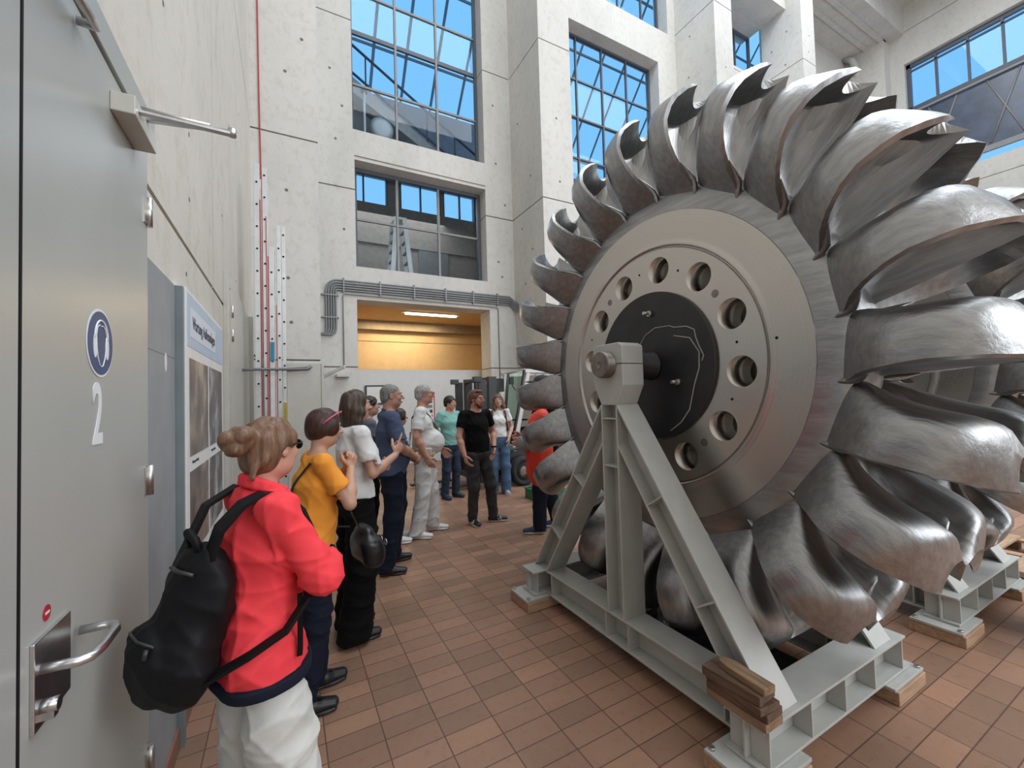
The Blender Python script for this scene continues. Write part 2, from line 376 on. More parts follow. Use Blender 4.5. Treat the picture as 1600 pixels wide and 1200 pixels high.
# back room behind the doorway
mb = MB()
mb.box((0.9, 10.6, 4.10), (6.4, 14.0, 4.3)); struct(mb, 'trim_back_room_ceiling', M['ochre'])
mb = MB(); mb.box((0.9, 13.4, 0), (6.4, 13.6, 4.1)); mb.box((0.9, 10.6, 0), (1.1, 13.4, 4.1)); mb.box((6.2, 10.6, 0), (6.4, 13.4, 4.1)); mb.box((1.1, 13.15, 3.82), (6.2, 13.4, 4.1), 1)
mb.box((1.9, 13.385, 0), (1.93, 13.4, 3.5), 1); mb.box((1.9, 13.385, 3.48), (6.2, 13.4, 3.5), 1)
struct(mb, 'wall_back_room', [M['ochre'], mat('ochre_dark', (0.32, 0.26, 0.19), 0.8)])
mb = MB(); mb.box((1.2, 10.85, 0), (5.4, 10.93, 2.425)); struct(mb, 'wall_partition', M['white_paint'])
l = MB(); l.box((2.95, 11.55, 4.03), (4.45, 11.63, 4.075)); lt = thing('strip_light', 'glowing strip light on the ceiling behind the doorway', 'lamp', (0, 0, 0)); l.build('tube', M['lamp'], lt)
l = MB(); l.box((2.85, 11.5, 4.075), (4.55, 11.68, 4.10)); l.build('housing', M['white'], lt)
# upper room behind window 2
mb = MB(); wg = mat('upper_room_wall', (0.30, 0.285, 0.265), 0.8)
cells(mb, 'y', 14.5, 0.3, 0.9, 7.4, 4.3, 9.9, [(1.6, 3.15, 8.35, 9.35), (3.62, 5.05, 8.35, 9.35), (5.2, 6.45, 8.35, 9.35)], (), ())
mb.box((0.9, 10.6, 4.3), (1.1, 14.5, 9.9)); mb.box((7.2, 10.6, 4.3), (7.4, 14.5, 9.9)); mb.box((0.9, 10.6, 4.12), (7.4, 14.8, 4.5)); 
mb.box((1.1, 14.42, 6.95), (7.2, 14.5, 7.0)); 
mb.box((4.2, 14.44, 4.5), (5.3, 14.5, 6.98), 1); mb.box((5.35, 14.44, 5.4), (5.6, 14.5, 5.7), 1)
struct(mb, 'wall_upper_room', [wg, mat('upper_door', (0.20, 0.22, 0.235), 0.6)])
mb = MB()
for a, b in ((1.6, 3.15), (3.62, 5.05), (5.2, 6.45)):
    n = 2 if b - a < 1.6 else 3
    for k in range(n + 1): x = a + (b - a) * k / n; mb.box((x - 0.025, 14.5, 8.35), (x + 0.025, 14.6, 9.35))
struct(mb, 'window_7', M['win_frame'])
# atrium behind the upper windows: floor edge, back wall, glazing bars
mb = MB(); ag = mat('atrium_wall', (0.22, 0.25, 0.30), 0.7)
mb.box((7.4, 14.8, 7.6), (26, 17.0, 9.6)); mb.box((7.4, 16.6, 9.6), (26, 16.9, 12.4)); mb.box((0.9, 14.55, 9.95), (7.4, 14.8, 12.2)); mb.prism([(10.6, 7.45), (14.5, 9.85), (14.5, 9.98), (10.6, 7.6)], (0.9, 0, 0), (0, 1, 0), (0, 0, 1), (6.5, 0, 0)); mb.box((7.4, 10.6, 7.4), (26, 14.8, 7.9)); mb.box((0.7, 10.6, 7.6), (0.9, 16.9, 13.2))
struct(mb, 'wall_atrium', ag)
mb = MB()
for k in range(21):
    x = 0.6 + 1.2 * k; mb.tube([(x, 11.2, 19.6), (x, 16.6, 13.5)], 0.055, 4, 0, sm=False); mb.box((x - 0.03, 16.6, 12.4), (x + 0.03, 16.66, 13.6))
for t in (0.22, 0.52, 0.80): y = 11.2 + 5.4 * t; z = 19.6 - 6.1 * t; mb.box((0.6, y - 0.03, z - 0.04), (25, y + 0.03, z + 0.04))
mb.box((0.6, 16.5, 13.42), (25, 16.66, 13.55)); mb.box((0.6, 16.6, 12.35), (25, 16.7, 12.5))
struct(mb, 'trim_glazing_bars', M['win_grey'])
st = thing('staircase', 'pale concrete staircase with steel handrail seen through the tall window', 'staircase')
mb = MB(); sx0, sz0, sl = 1.3, 11.75, -0.60
mb.prism([(0.95, sz0 + 0.2), (5.05, sz0 + 0.2 + sl * 4.1), (5.05, sz0 - 0.12 + sl * 4.1), (0.95, sz0 - 0.30)], (0, 13.0, 0), (1, 0, 0), (0, 0, 1), (0, 1.3, 0))
mb.build('flight', mat('stair_concrete', (0.36, 0.36, 0.35), 0.7), st)
mb = MB(); mb.prism([(0.95, 9.3), (4.2, 9.3), (4.2, 9.6), (0.95, 11.3)], (0, 13.4, 0), (1, 0, 0), (0, 0, 1), (0, 0.2, 0)); mb.build('under_wall', mat('stair_under', (0.17, 0.18, 0.19), 0.7), st)
for off, yy in ((1.0, 13.0), (1.0, 14.25), (0.12, 12.98)):
    b = MB(); b.tube([(0.95, yy, sz0 + 0.2 + off), (6.3, yy, sz0 + 0.2 + off + sl * 5.35)], 0.04, 8); b.build('handrail', M['win_frame'], st)
for k in range(6):
    x = 1.3 + k * 0.95; z = sz0 + 0.2 + sl * (x - 0.95); b = MB(); b.tube([(x, 13.0, z), (x, 13.0, z + 1.0)], 0.025, 6); b.build('baluster', M['win_frame'], st)
t = thing('globe_lamp', 'round pale lamp disc in front of the stairs behind the tall window', 'lamp'); mb = MB()
mb.lathe([(0.001, -0.1), (0.2, -0.08), (0.36, 0), (0.2, 0.08), (0.001, 0.1)], 32, (2.68, 12.9, 9.98), 'Y'); mb.build('disc', M['white'], t)
mb = MB(); mb.tube([(2.68, 12.9, 9.7), (2.68, 12.9, 9.05)], 0.04, 8); mb.build('post', M['pipe_light'], t)
t = thing('standpipe', 'thin white post with a small cap at the left of the tall window', 'post'); mb = MB()
mb.tube([(2.13, 12.6, 8.85), (2.13, 12.6, 10.75)], 0.035, 8); mb.build('pole', M['white'], t); mb = MB(); mb.cyl((2.13, 12.6, 10.75), (2.13, 12.6, 10.83), 0.1, 12); mb.build('cap', M['win_grey'], t)
# stepladder and box in the upper room
t = thing('stepladder', 'white folding stepladder standing behind the lower window', 'ladder')
def rail(a, b, w=0.06, d=0.09): m = MB(); m.strip([a, b], d, w, (1, 0, 0)); return m
for a, b, side in (((2.62, 11.4, 4.5), (2.80, 11.9, 6.72), 0), ((3.02, 11.4, 4.5), (2.90, 11.9, 6.72), 0), ((2.62, 12.6, 4.5), (2.80, 12.0, 6.72), 1), ((3.02, 12.6, 4.5), (2.90, 12.0, 6.72), 1)):
    pass
L1 = ((2.58, 11.6, 4.5), (2.76, 11.6, 6.75)); L2 = ((3.22, 11.6, 4.5), (2.98, 11.6, 6.75))
for a, b in (L1, L2):
    for dy in (0, 0.5):
        rail((a[0], a[1] + dy, a[2]), (b[0], b[1] + dy, b[2]), 0.03, 0.12).build('rail', M['white'], t)
    for k in range(7):
        f = 0.08 + 0.13 * k; x = a[0] + (b[0] - a[0]) * f; z = a[2] + (b[2] - a[2]) * f
        m = MB(); m.box((x - 0.03, 11.6, z - 0.02), (x + 0.03, 12.1, z + 0.02)); m.build('rung', M['win_grey'], t)
m = MB(); m.box((2.72, 11.6, 6.70), (3.02, 12.1, 6.76)); m.build('top_hinge', M['white'], t)
t = thing('cardboard_box', 'small cardboard box on the sill behind the lower window', 'box'); m = MB(); m.box((1.52, 10.75, 4.505), (1.92, 11.1, 4.93)); m.build('carton', mat('cardboard', (0.42, 0.31, 0.22), 0.8), t)
m = MB(); m.box((1.58, 10.745, 4.74), (1.82, 10.75, 4.78)); m.build('print', M['wood_old'], t)

# left wall: steel door leaves, second door, panel
d1 = MB(); d1.box((-0.5, 1.187, 0.01), (-0.46, 2.035, 2.69)); d1 = struct(d1, 'door_1', M['door_grey'], bevel=0.003)
m = MB(); m.box((-0.5, 0.2, 0.01), (-0.46, 1.179, 2.69)); struct(m, 'door_2', M['door_grey'], bevel=0.003)
m = MB(); m.box((-0.5, 0.1, 2.70), (-0.452, 2.12, 2.80)); m.box((-0.5, 2.045, 0), (-0.475, 2.12, 2.70)); struct(m, 'trim_door_frame', M['door_grey'], bevel=0.003)
m = MB(); m.box((-0.4995, 1.1795, 0.01), (-0.4588, 1.1865, 2.69)); m.build('leaf_gap_shade', M['black'], d1)  # black strip stands in for the shade in the gap between the leaves
for z in (2.40, 1.385, 0.36):
    m = MB(); m.cyl((-0.452, 2.04, z - 0.055), (-0.452, 2.04, z + 0.055), 0.011, 12); m.box((-0.461, 2.0, z - 0.05), (-0.456, 2.04, z + 0.05)); m.box((-0.474, 2.04, z - 0.05), (-0.468, 2.08, z + 0.05)); m.build('hinge', M['bolt'], d1)
m = MB(); m.box((-0.46, 1.222, 1.005), (-0.452, 1.385, 1.185)); hp = m.build('handle_plate', M['stainless'], d1, bevel=0.002)
m = MB(); m.tube([(-0.452, 1.25, 1.122), (-0.395, 1.25, 1.120), (-0.378, 1.262, 1.120), (-0.372, 1.30, 1.120), (-0.372, 1.38, 1.120), (-0.380, 1.41, 1.120), (-0.40, 1.42, 1.120), (-0.448, 1.42, 1.120)], 0.0105, 14); m.build('lever', M['stainless'], hp)
m = MB(); m.cyl((-0.452, 1.25, 1.045), (-0.425, 1.25, 1.045), 0.014, 16); m.box((-0.452, 1.24, 1.02), (-0.43, 1.26, 1.045)); m.build('lock_cylinder', M['stainless'], hp)
# closer with folded arm
m = MB(); m.box((-0.46, 1.66, 2.565), (-0.40, 1.90, 2.625)); dc = m.build('door_closer', M['cab_beige'], d1, bevel=0.003)
m = MB(); m.strip([(-0.40, 1.70, 2.596), (-0.15, 1.715, 2.600)], .022, .008, (0, 1, 0)); m.strip([(-0.15, 1.715, 2.610), (-0.30, 1.76, 2.618), (-0.45, 1.80, 2.625)], .018, .007, (0, 1, 0)); m.cyl((-0.155, 1.715, 2.594), (-0.155, 1.715, 2.618), .013, 12); m.build('closer_arm', M['stainless'], dc)
m = MB(); m.tube([(-0.42, 1.74, 2.634), (-0.33, 1.745, 2.632), (-0.22, 1.735, 2.626)], 0.006, 8); m.build('closer_rod', M['bolt'], dc)
m = MB(); m.tube([(-0.455, 1.415, 2.64), (-0.42, 1.42, 2.64), (-0.42, 1.38, 2.64), (-0.42, 1.10, 2.60)], 0.011, 12); m.build('guide_rod', M['stainless'], d1)
# ear protection sign and door number
def text(body, size, loc, mtl, parent, name, sx=1, off=0.0, ext=0.0008, wall='x'):
    c = bpy.data.curves.new(name, 'FONT'); c.body = body; c.size = size; c.extrude = ext; c.offset = off
    c.align_x = 'CENTER'; c.align_y = 'CENTER'; c.materials.append(mtl)
    tmp = bpy.data.objects.new(name + '_src', c); COL.objects.link(tmp); bpy.context.view_layer.update()
    me = bpy.data.meshes.new_from_object(tmp.evaluated_get(bpy.context.evaluated_depsgraph_get())); bpy.data.objects.remove(tmp)
    o = bpy.data.objects.new(name, me); COL.objects.link(o); o.parent = parent
    m3 = Matrix(((0, 0, 1), (1, 0, 0), (0, 1, 0))) if wall == 'x' else Matrix(((1, 0, 0), (0, 0, -1), (0, 1, 0)))
    mm = m3.to_4x4(); mm = mm @ Matrix.Diagonal((sx, 1, 1, 1)); mm.translation = Vector(loc); o.matrix_local = mm; return o
def xdisc(mb, y, z, x, ry, rz, mi=0, seg=40, th=0.0012):
    ring = [(y + ry * math.cos(2 * PI * k / seg), z + rz * math.sin(2 * PI * k / seg)) for k in range(seg)]
    mb.prism(ring, (x, 0, 0), (0, 1, 0), (0, 0, 1), (th, 0, 0), mi)
sg = thing('ear_protection_sign', 'round blue ear protection sign stuck on the grey steel door', 'sign', (-0.46, 1.585, 1.842))
m = MB(); xdisc(m, 0, 0, 0.0005, 0.096, 0.096); m.build('rim', M['sign_white'], sg)
m = MB(); xdisc(m, 0, 0, 0.0018, 0.089, 0.089); m.build('field', M['blue_sign'], sg)
m = MB()
head = [(0.036, 0.02), (0.034, -0.01), (0.026, -0.04), (0.012, -0.062), (0, -0.067), (-0.012, -0.062), (-0.026, -0.04), (-0.034, -0.01), (-0.036, 0.02), (-0.028, 0.043), (-0.012, 0.05), (0, 0.047), (0.012, 0.05), (0.028, 0.043), (0.036, 0.02)]
m.tube([(0.0035, a, b) for a, b in head], 0.0016, 6)
m.tube([(0.0035, 0.047 * math.cos(t), 0.012 + 0.052 * math.sin(t)) for t in [PI * k / 14 for k in range(15)]], 0.0028, 6)
for s_ in (-1, 1): xdisc(m, s_ * 0.043, -0.01, 0.003, 0.0125, 0.034)
m.build('pictogram', M['sign_white'], sg)
text('2', 0.235, (-0.459, 1.567, 1.635), M['sign_white'], None, 'door_number', 0.62, 0.0045)
tag(bpy.data.objects['door_number'], 'white numeral 2 painted on the grey door below the round blue sign', 'number')
ne = thing('no_entry_sticker', 'tiny red no entry sticker above the door handle plate', 'sticker', (-0.46, 1.29, 1.222))
m = MB(); xdisc(m, 0, 0, 0.0005, 0.0165, 0.0165); m.build('field', mat('sticker_red', (0.40, 0.02, 0.03), 0.4), ne)
m = MB(); m.box((0.0018, -0.009, -0.0025), (0.0024, 0.009, 0.0025)); m.build('bar', M['sign_white'], ne)
# grey painted strip and steel post next to the poster
m = MB(); m.box((-0.5, 2.13, 0.0), (-0.482, 2.61, 2.26)); m.box((-0.4825, 2.14, 1.89), (-0.4815, 2.6, 1.895), 1); struct(m, 'trim_grey_panel', [M['panel_grey'], M['groove']])
m = MB(); xdisc(m, 2.43, 1.86, -0.482, 0.02, 0.045, 0, 7); struct(m, 'trim_chipped_patch', M['white'])
m = MB(); m.box((-0.5, 2.62, 0.0), (-0.452, 2.655, 2.262)); struct(m, 'trim_steel_post', M['frame_teal'])
m = MB(); m.box((-0.5, 2.13, 0), (-0.47, 4.5, 0.10)); struct(m, 'baseboard_left', mat('skirting_tile', (0.24, 0.12, 0.08), 0.5))
# poster board
pb = thing('poster_board', 'tall white information board with photo grid and blue heading on the left wall', 'poster', (-0.4975, 2.66, 0.55))
m = MB(); m.box((0, 0, 0), (0.052, 1.38, 1.72)); m.build('board', M['white'], pb, bevel=0.003)
m = MB(); m.box((0.052, 0.03, 1.42), (0.0535, 1.36, 1.70)); m.build('heading_band', mat('poster_blue', (0.42, 0.52, 0.66), 0.5, var=0.04), pb)
m = MB(); m.box((0.0535, 0.10, 1.475), (0.0545, 1.0, 1.635)); lb = m.build('title_strip', mat('poster_title', (0.60, 0.66, 0.74), 0.5, var=0.02), pb)
text('Wartung Außenanlagen', 0.098, (0.055, 0.56, 1.555), mat('poster_ink', (0.02, 0.03, 0.05), 0.6), pb, 'title', 0.86, 0.0006)
def photo(nm, y0, y1, z0, z1, c0, c1, c2, sc):
    mm, nt2, b = new_mat('photo_print'); n = noise_map(nt2, sc, 3); r = ramp(nt2, n.outputs['Fac'], [(0.32, c0), (0.52, c1), (0.72, c2)])
    nt2.links.new(r.outputs[0], b.inputs['Base Color']); b.inputs['Roughness'].default_value = 0.35
    q = MB(); q.box((0.052, y0, z0), (0.0545, y1, z1)); q.build(nm, mm, pb)
for i, (z0, z1) in enumerate(((0.84, 1.36), (0.30, 0.76), (0.03, 0.24))):
    photo('photo', 0.08, 0.66, z0, z1, (0.03, 0.03, 0.04), (0.17, 0.14, 0.12), (0.55, 0.45, 0.32), 3.5)
    photo('photo', 0.72, 1.32, z0, z1, (0.02, 0.02, 0.025), (0.09, 0.09, 0.10), (0.45, 0.46, 0.48), 4.5)
    for y in (0.10, 0.74): text('Wartung der Anlage', 0.022, (0.0545, y + 0.13, z0 - 0.035), bpy.data.materials['poster_ink'], pb, 'caption', 1)
# beige cupboard doors further along the left wall
d3 = MB(); d3.box((-0.5, 4.62, 0), (-0.462, 4.75, 2.9)); d3.box((-0.5, 4.75, 2.78), (-0.462, 7.1, 2.9)); d3.box((-0.5, 6.98, 0), (-0.40, 7.1, 2.9)); d3.box((-0.5, 4.75, 0.0), (-0.475, 6.98, 2.78)); d3 = struct(d3, 'door_3', M['cab_beige'], bevel=0.003)
m = MB(); m.box((-0.474, 4.78, 0.05), (-0.452, 6.05, 2.76)); lf = m.build('leaf', M['cab_beige'], d3, bevel=0.004); m = MB(); m.box((-0.474, 6.07, 0.05), (-0.452, 6.95, 2.76)); m.build('leaf', M['cab_beige'], d3, bevel=0.004)
for z in (2.55, 2.32): m = MB(); m.cyl((-0.445, 4.80, z - 0.06), (-0.445, 4.80, z + 0.06), 0.012, 10); m.build('hinge', M['bolt'], d3)
m = MB(); m.tube([(-0.39, 7.05, 2.35), (-0.30, 7.2, 2.32), (-0.29, 7.3, 2.0), (-0.29, 7.3, 1.2)], 0.02, 8); tag(m.build('wall_pipe', M['pipe']), 'thin grey pipe beside the beige cupboard doors on the left wall', 'pipe')
# ---------------------------------------------------------------- Pelton wheels
AY, AZ = 2.05, 1.842
def interp(tab, x):
    xs = [t[0] for t in tab]; ys = [t[1] for t in tab]; return float(np.interp(x, xs, ys))
def bucket_mb():
    Wr = [(1.06, .065), (1.11, .095), (1.14, .128), (1.17, .168), (1.20, .215), (1.30, .325), (1.38, .365), (1.46, .378), (1.54, .355), (1.60, .315), (1.66, .245), (1.705, .168)]
    Di = [(1.06, .0), (1.14, .045), (1.20, .11), (1.28, .165), (1.40, .195), (1.55, .195), (1.64, .175), (1.66, .160), (1.685, .125), (1.705, .085)]
    De = [(1.06, .30), (1.14, .315), (1.20, .30), (1.28, .275), (1.40, .25), (1.54, .238), (1.62, .222), (1.66, .200), (1.685, .165), (1.705, .115)]
    Va = [(1.06, .30), (1.14, .30), (1.20, .26), (1.28, .18), (1.38, .115), (1.55, .085), (1.705, .075)]
    Sp = [(1.06, -.02), (1.14, .0), (1.20, .012), (1.30, .006), (1.705, .0)]
    We = [(1.06, .09), (1.10, .125), (1.13, .16), (1.16, .20), (1.20, .25), (1.30, .342), (1.38, .383), (1.46, .397), (1.54, .377), (1.60, .345), (1.66, .282), (1.69, .235), (1.705, .20)]
    Rt_ = [(1.06, -.02), (1.14, -.01), (1.22, .012), (1.45, .02), (1.6, .008), (1.705, -.01)]
    st = [1.06, 1.10, 1.12, 1.14, 1.17, 1.20, 1.24, 1.28, 1.33, 1.38, 1.42, 1.46, 1.50, 1.54, 1.57, 1.60, 1.63, 1.66, 1.675, 1.69, 1.705]
    ni, ne = 14, 14; mb = MB(); rings = []
    for s in st:
        w, d, D, V, sp, we, rt = (interp(t, s) for t in (Wr, Di, De, Va, Sp, We, Rt_))
        half = []
        for i in range(ni + 1):                      # splitter -> rim (inside)
            u = i / ni; x = w * (u ** 1.05); tau = sp * (1 - u) + rt * u + d * math.sin(PI * (u ** 0.92)) ** 0.75 if 0 < u < 1 else (sp if u == 0 else rt)
            half.append((x, tau))
        half.append((we, rt + 0.012))                # lip
        xc = we * 0.52
        for i in range(1, ne + 1):                   # rim -> back -> valley (outside)
            ph = PI * 0.5 * i / (ne * 0.5)
            if i <= ne // 2:
                x = xc + (we - xc) * math.cos(ph) ** 0.62 if math.cos(ph) > 1e-6 else xc; tau = rt + 0.012 + (D - rt - 0.012) * math.sin(ph) ** 0.85
            else:
                ps = (i - ne / 2) / (ne / 2); x = xc * (1 - ps); k = 0.5 - 0.5 * math.cos(PI * ps); tau = D + (V - D) * k ** 1.3
            half.append((x, tau))
        full = [(-x, t) for x, t in half] + [(x, t) for x, t in half[::-1]][1:-1]
        f = max(0, (s - 1.46) / 0.245) ** 2
        ring = []
        nf = len(full)
        for q, (x, tau) in enumerate(full):
            inner = q <= ni or q >= nf - ni + 0
            r = s - f * (1.1 if inner else 0.35) * max(0, tau) ** 1.05
            ring.append((x, r, -tau + 0.155 * (1.705 - r)))
        rings.append(ring)
    mb.grid(rings, True, 0)
    n = len(rings[0]); h = len(half)
    # end cap between the inside curve and the outside curve (quads), root cap as n-gon
    base = (len(rings) - 1) * n
    def idx(side, k):
        if side < 0: return base + k
        if k == 0: return base
        if k == h - 1: return base + h - 1
        return base + (n - k)
    for side in (-1, 1):
        for k in range(ni):
            a, b = idx(side, k), idx(side, k + 1)
            # partner on the outside: walk from valley to lip
            o0, o1 = h - 1 - int(round(k * (ne) / ni)), h - 1 - int(round((k + 1) * (ne) / ni))
            q = [a, b, idx(side, o1), idx(side, o0)]
            if o0 == o1: q = [a, b, idx(side, o1)]
            if side > 0: q = q[::-1]
            mb.f.append(q); mb.m.append(0); mb.smooth.append(False)
    for sd in (-1, 1):                               # ribs that run from the neck into the rim
        mb.tube([(a, b, c + 0.155 * (1.705 - b)) for a, b, c in [(sd * .128, 1.075, .0), (sd * .134, 1.10, .0), (sd * .138, 1.13, .0), (sd * .158, 1.17, .0), (sd * .205, 1.205, -.004), (sd * .26, 1.245, -.012)]], [.004, .011, .017, .019, .013, .004], 10)
    return mb
def finish_bucket(o):
    es = o.modifiers.new('edges', 'EDGE_SPLIT'); es.split_angle = math.radians(50)
    return o
def ring_plate(mb, x, r0, r1, Rh, rh, n, ph, seg=32):
    """flat annulus at x with n round holes"""
    for s in range(n):
        a0 = ph + 2 * PI * (s - 0.5) / n; a1 = ph + 2 * PI * (s + 0.5) / n; ac = ph + 2 * PI * s / n
        c = (Rh * math.cos(ac), Rh * math.sin(ac)); inner = []; outer = []
        tt = [2 * PI * k / seg for k in range(seg)]
        for R, A in ((r0, -PI / n), (r0, PI / n), (r1, -PI / n), (r1, PI / n)):
            th = math.atan2(R * math.sin(A), R * math.cos(A) - Rh) % (2 * PI); j = min(range(seg), key=lambda q: abs((tt[q] - th + PI) % (2 * PI) - PI)); tt[j] = th
        for k in range(seg):
            t = ac + tt[k]; d = (math.cos(t), math.sin(t)); inner.append((c[0] + rh * d[0], c[1] + rh * d[1]))
            lo, hi = rh, 1.0
            for _ in range(30):
                m = (lo + hi) / 2; p = (c[0] + m * d[0], c[1] + m * d[1]); R = math.hypot(*p); A = math.atan2(p[1], p[0])
                da = (A - ac + PI) % (2 * PI) - PI
                if r0 <= R <= r1 and abs(da) <= PI / n: lo = m
                else: hi = m
            outer.append((c[0] + lo * d[0], c[1] + lo * d[1]))
        vs = [(x, *p) for p in inner] + [(x, *p) for p in outer] + [(x + 0.22, *p) for p in inner]
        fs = [(k, (k + 1) % seg, seg + (k + 1) % seg, seg + k) for k in range(seg)]
        o = len(mb.v); mb.add(vs, fs, 0, False); 
        for k in range(seg): mb.f.append([o + k, o + 2 * seg + k, o + 2 * seg + (k + 1) % seg, o + (k + 1) % seg]); mb.m.append(0); mb.smooth.append(True)
        mb.f.append([o + 2 * seg + k for k in range(seg)]); mb.m.append(0); mb.smooth.append(False)
wheels = []
def make_wheel(x, label, first=None, rot=0.0):
    t = thing('pelton_wheel', label, 'turbine wheel', (x, AY, AZ), (0, 0, 0), 'pelton turbine wheels on grey stands')
    H = 0.149
    mb = MB()
    for sg_ in (-1, 1):
        mb.lathe([(0.774, sg_ * H), (0.779, sg_ * (H - 0.012)), (0.786, sg_ * (H - 0.012)), (0.790, sg_ * (H + 0.006)), (0.80, sg_ * (H + 0.008)), (0.815, sg_ * (H + 0.001)), (0.83, sg_ * H)], 128, axis='X')
        mb.lathe([(0.83, sg_ * H), (1.004, sg_ * H)], 128, axis='X', sm=False); mb.lathe([(1.004, sg_ * H), (1.007, sg_ * (H - 0.004))], 128, axis='X', sm=False)
    for sg_ in (-1, 1): mb.lathe([(0.10, sg_ * H), (0.494, sg_ * H), (0.494, sg_ * (H - 0.0005))], 96, axis='X', sm=False)
    tmp = MB(); ring_plate(tmp, -H, 0.494, 0.774, 0.637, 0.0875, 12, math.radians(7.3)); mb.add(tmp.v, tmp.f, 0, False); 
    k0 = len(mb.f) - len(tmp.f); mb.m[k0:] = tmp.m; mb.smooth[k0:] = tmp.smooth
    mb.lathe([(0.494, H), (0.774, H)], 96, axis='X', sm=False)
    mb.build('disc', [M['disc'], M['black']], t)
    mb = MB(); prof = [(1.007, -H + 0.004), (1.05, -0.142), (1.10, -0.134), (1.14, -0.120), (1.17, -0.10), (1.19, -0.04), (1.195, 0.0)]
    mb.lathe(prof + [(r, -h) for r, h in prof[:-1][::-1]], 132, axis='X'); mb.build('rim_ring', M['bucket'], t)
    for a, r, R in [(142.3, .024, .622), (52.3, .024, .65), (-127.7, .024, .622), (112.3, .008, .633), (82.3, .008, .65), (172.3, .008, .618), (-157.7, .008, .616), (22.3, .008, .677), (174.7, .008, .83)]:
        a = math.radians(a); mb = MB(); p = (R * math.cos(a), R * math.sin(a)); mb.cyl((-H - 0.0008, *p), (-H + 0.01, *p), r, 20); mb.build('threaded_hole', M['black'] if r < .01 else M['raw_steel'], t)
    mb = MB(); mb.lathe([(0.07, -H - 0.022), (0.488, -H - 0.022), (0.494, -H - 0.016), (0.494, -H)], 96, axis='X', sm=False); mb.lathe([(0.07, H + 0.022), (0.488, H + 0.022), (0.494, H)], 96, axis='X', sm=False)
    mb.build('cover_plate', M['black_plate'], t)
    mb = MB(); mb.tube([(-0.615, 0, 0), (-0.60, 0, 0), (0.60, 0, 0), (0.615, 0, 0)], [0.078, 0.085, 0.085, 0.078], 40); mb.lathe([(0.012, -0.6155), (0.012, -0.6165), (0.022, -0.6165)], 16, axis='X')
    mb.lathe([(0.084, -0.53), (0.084, -H - 0.02)], 40, axis='X'); ax = mb.build('axle', M['raw_steel'], t)
    mb = MB(); mb.lathe([(0.086, -0.44), (0.088, -0.19), (0.10, -0.185), (0.10, -0.172), (0.088, -0.17)], 40, axis='X'); mb.build('axle_sleeve', M['black_plate'], t)
    for R, a in ((.349, 93.6), (.263, -152.4), (.35, -33.)):
        a = math.radians(a); p = (R * math.cos(a), R * math.sin(a)); mb = MB(); mb.cyl((-H - 0.022, *p), (-H - 0.09, *p), 0.011, 12); mb.cyl((-H - 0.022, *p), (-H - 0.045, *p), 0.021, 6); mb.build('stud', M['bolt'], t)
    if first is None:
        for pts in ([(0.164, 55.4), (0.209, 81.5), (0.253, 102.8), (0.30, 126), (0.31, 132.9), (0.376, 144.4), (0.408, 152.1), (0.396, 159.5), (.40, 168), (.42, 176), (.40, 182)], [(0.271, 140.1), (0.357, 156.0), (0.392, 172.4), (0.387, 186.5), (0.375, 201.6), (0.424, 223.9), (0.445, 237.4), (0.469, 254.3)]):
            c = MB(); P = [(-H - 0.024, R * math.cos(math.radians(a)), R * math.sin(math.radians(a))) for R, a in pts]; Q = []
            for i in range(len(P) - 1):
                for k in range(4): f = k / 4; Q.append(tuple(P[i][j] * (1 - f) + P[i + 1][j] * f for j in range(3)))
            c.tube(Q, 0.0035, 6); c.build('chalk_string', mat('string_white', (0.35, 0.35, 0.34), 0.7), t)
    return t
MBK = finish_bucket(bucket_mb().build('bucket', M['bucket'])); 
def add_buckets(t, a0):
    for k in range(23):
        b = MBK if (k == 0 and t is wheels[0]) else MBK.copy()
        if b is not MBK: COL.objects.link(b)
        b.parent = t; b.location = (0, 0, 0); b.rotation_euler = (math.radians(a0 + 360 / 23 * k), 0, 0)
wheels.append(make_wheel(2.35, 'huge steel turbine wheel with spoon shaped buckets, nearest on its grey stand')); add_buckets(wheels[0], 120.7)
wheels.append(make_wheel(4.46, 'second steel turbine wheel mostly hidden behind the nearest one', 1)); add_buckets(wheels[1], 126.0)

# ---------------------------------------------------------------- stands of H-beams
def hbeam(p0, p1, web, h=0.16, w=0.18, tf=0.013, tw=0.010, cut0=None, cut1=None):
    """web: unit vector across the flanges' width; h measured across web"""
    p0, p1, W = Vector(p0), Vector(p1), Vector(web); d = (p1 - p0).normalized(); Hh = d.cross(W).normalized(); m = MB()
    def sec(a0, a1, b0, b1):
        vs = []
        for P, c in ((p0, cut0), (p1, cut1)):
            for a, b in ((a0, b0), (a1, b0), (a1, b1), (a0, b1)):
                q = P + W * a + Hh * b
                if c is not None:  # slide along d to plane (point,normal)
                    cp, cn = Vector(c[0]), Vector(c[1]); q = q + d * ((cp - q).dot(cn) / d.dot(cn))
                vs.append(q)
        m.add(vs, [(0, 1, 2, 3), (4, 7, 6, 5), (0, 4, 5, 1), (1, 5, 6, 2), (2, 6, 7, 3), (3, 7, 4, 0)])
    sec(-w / 2, w / 2, h / 2 - tf, h / 2); sec(-w / 2, w / 2, -h / 2, -h / 2 + tf); sec(-tw / 2, tw / 2, -h / 2 + tf, h / 2 - tf)
    return m
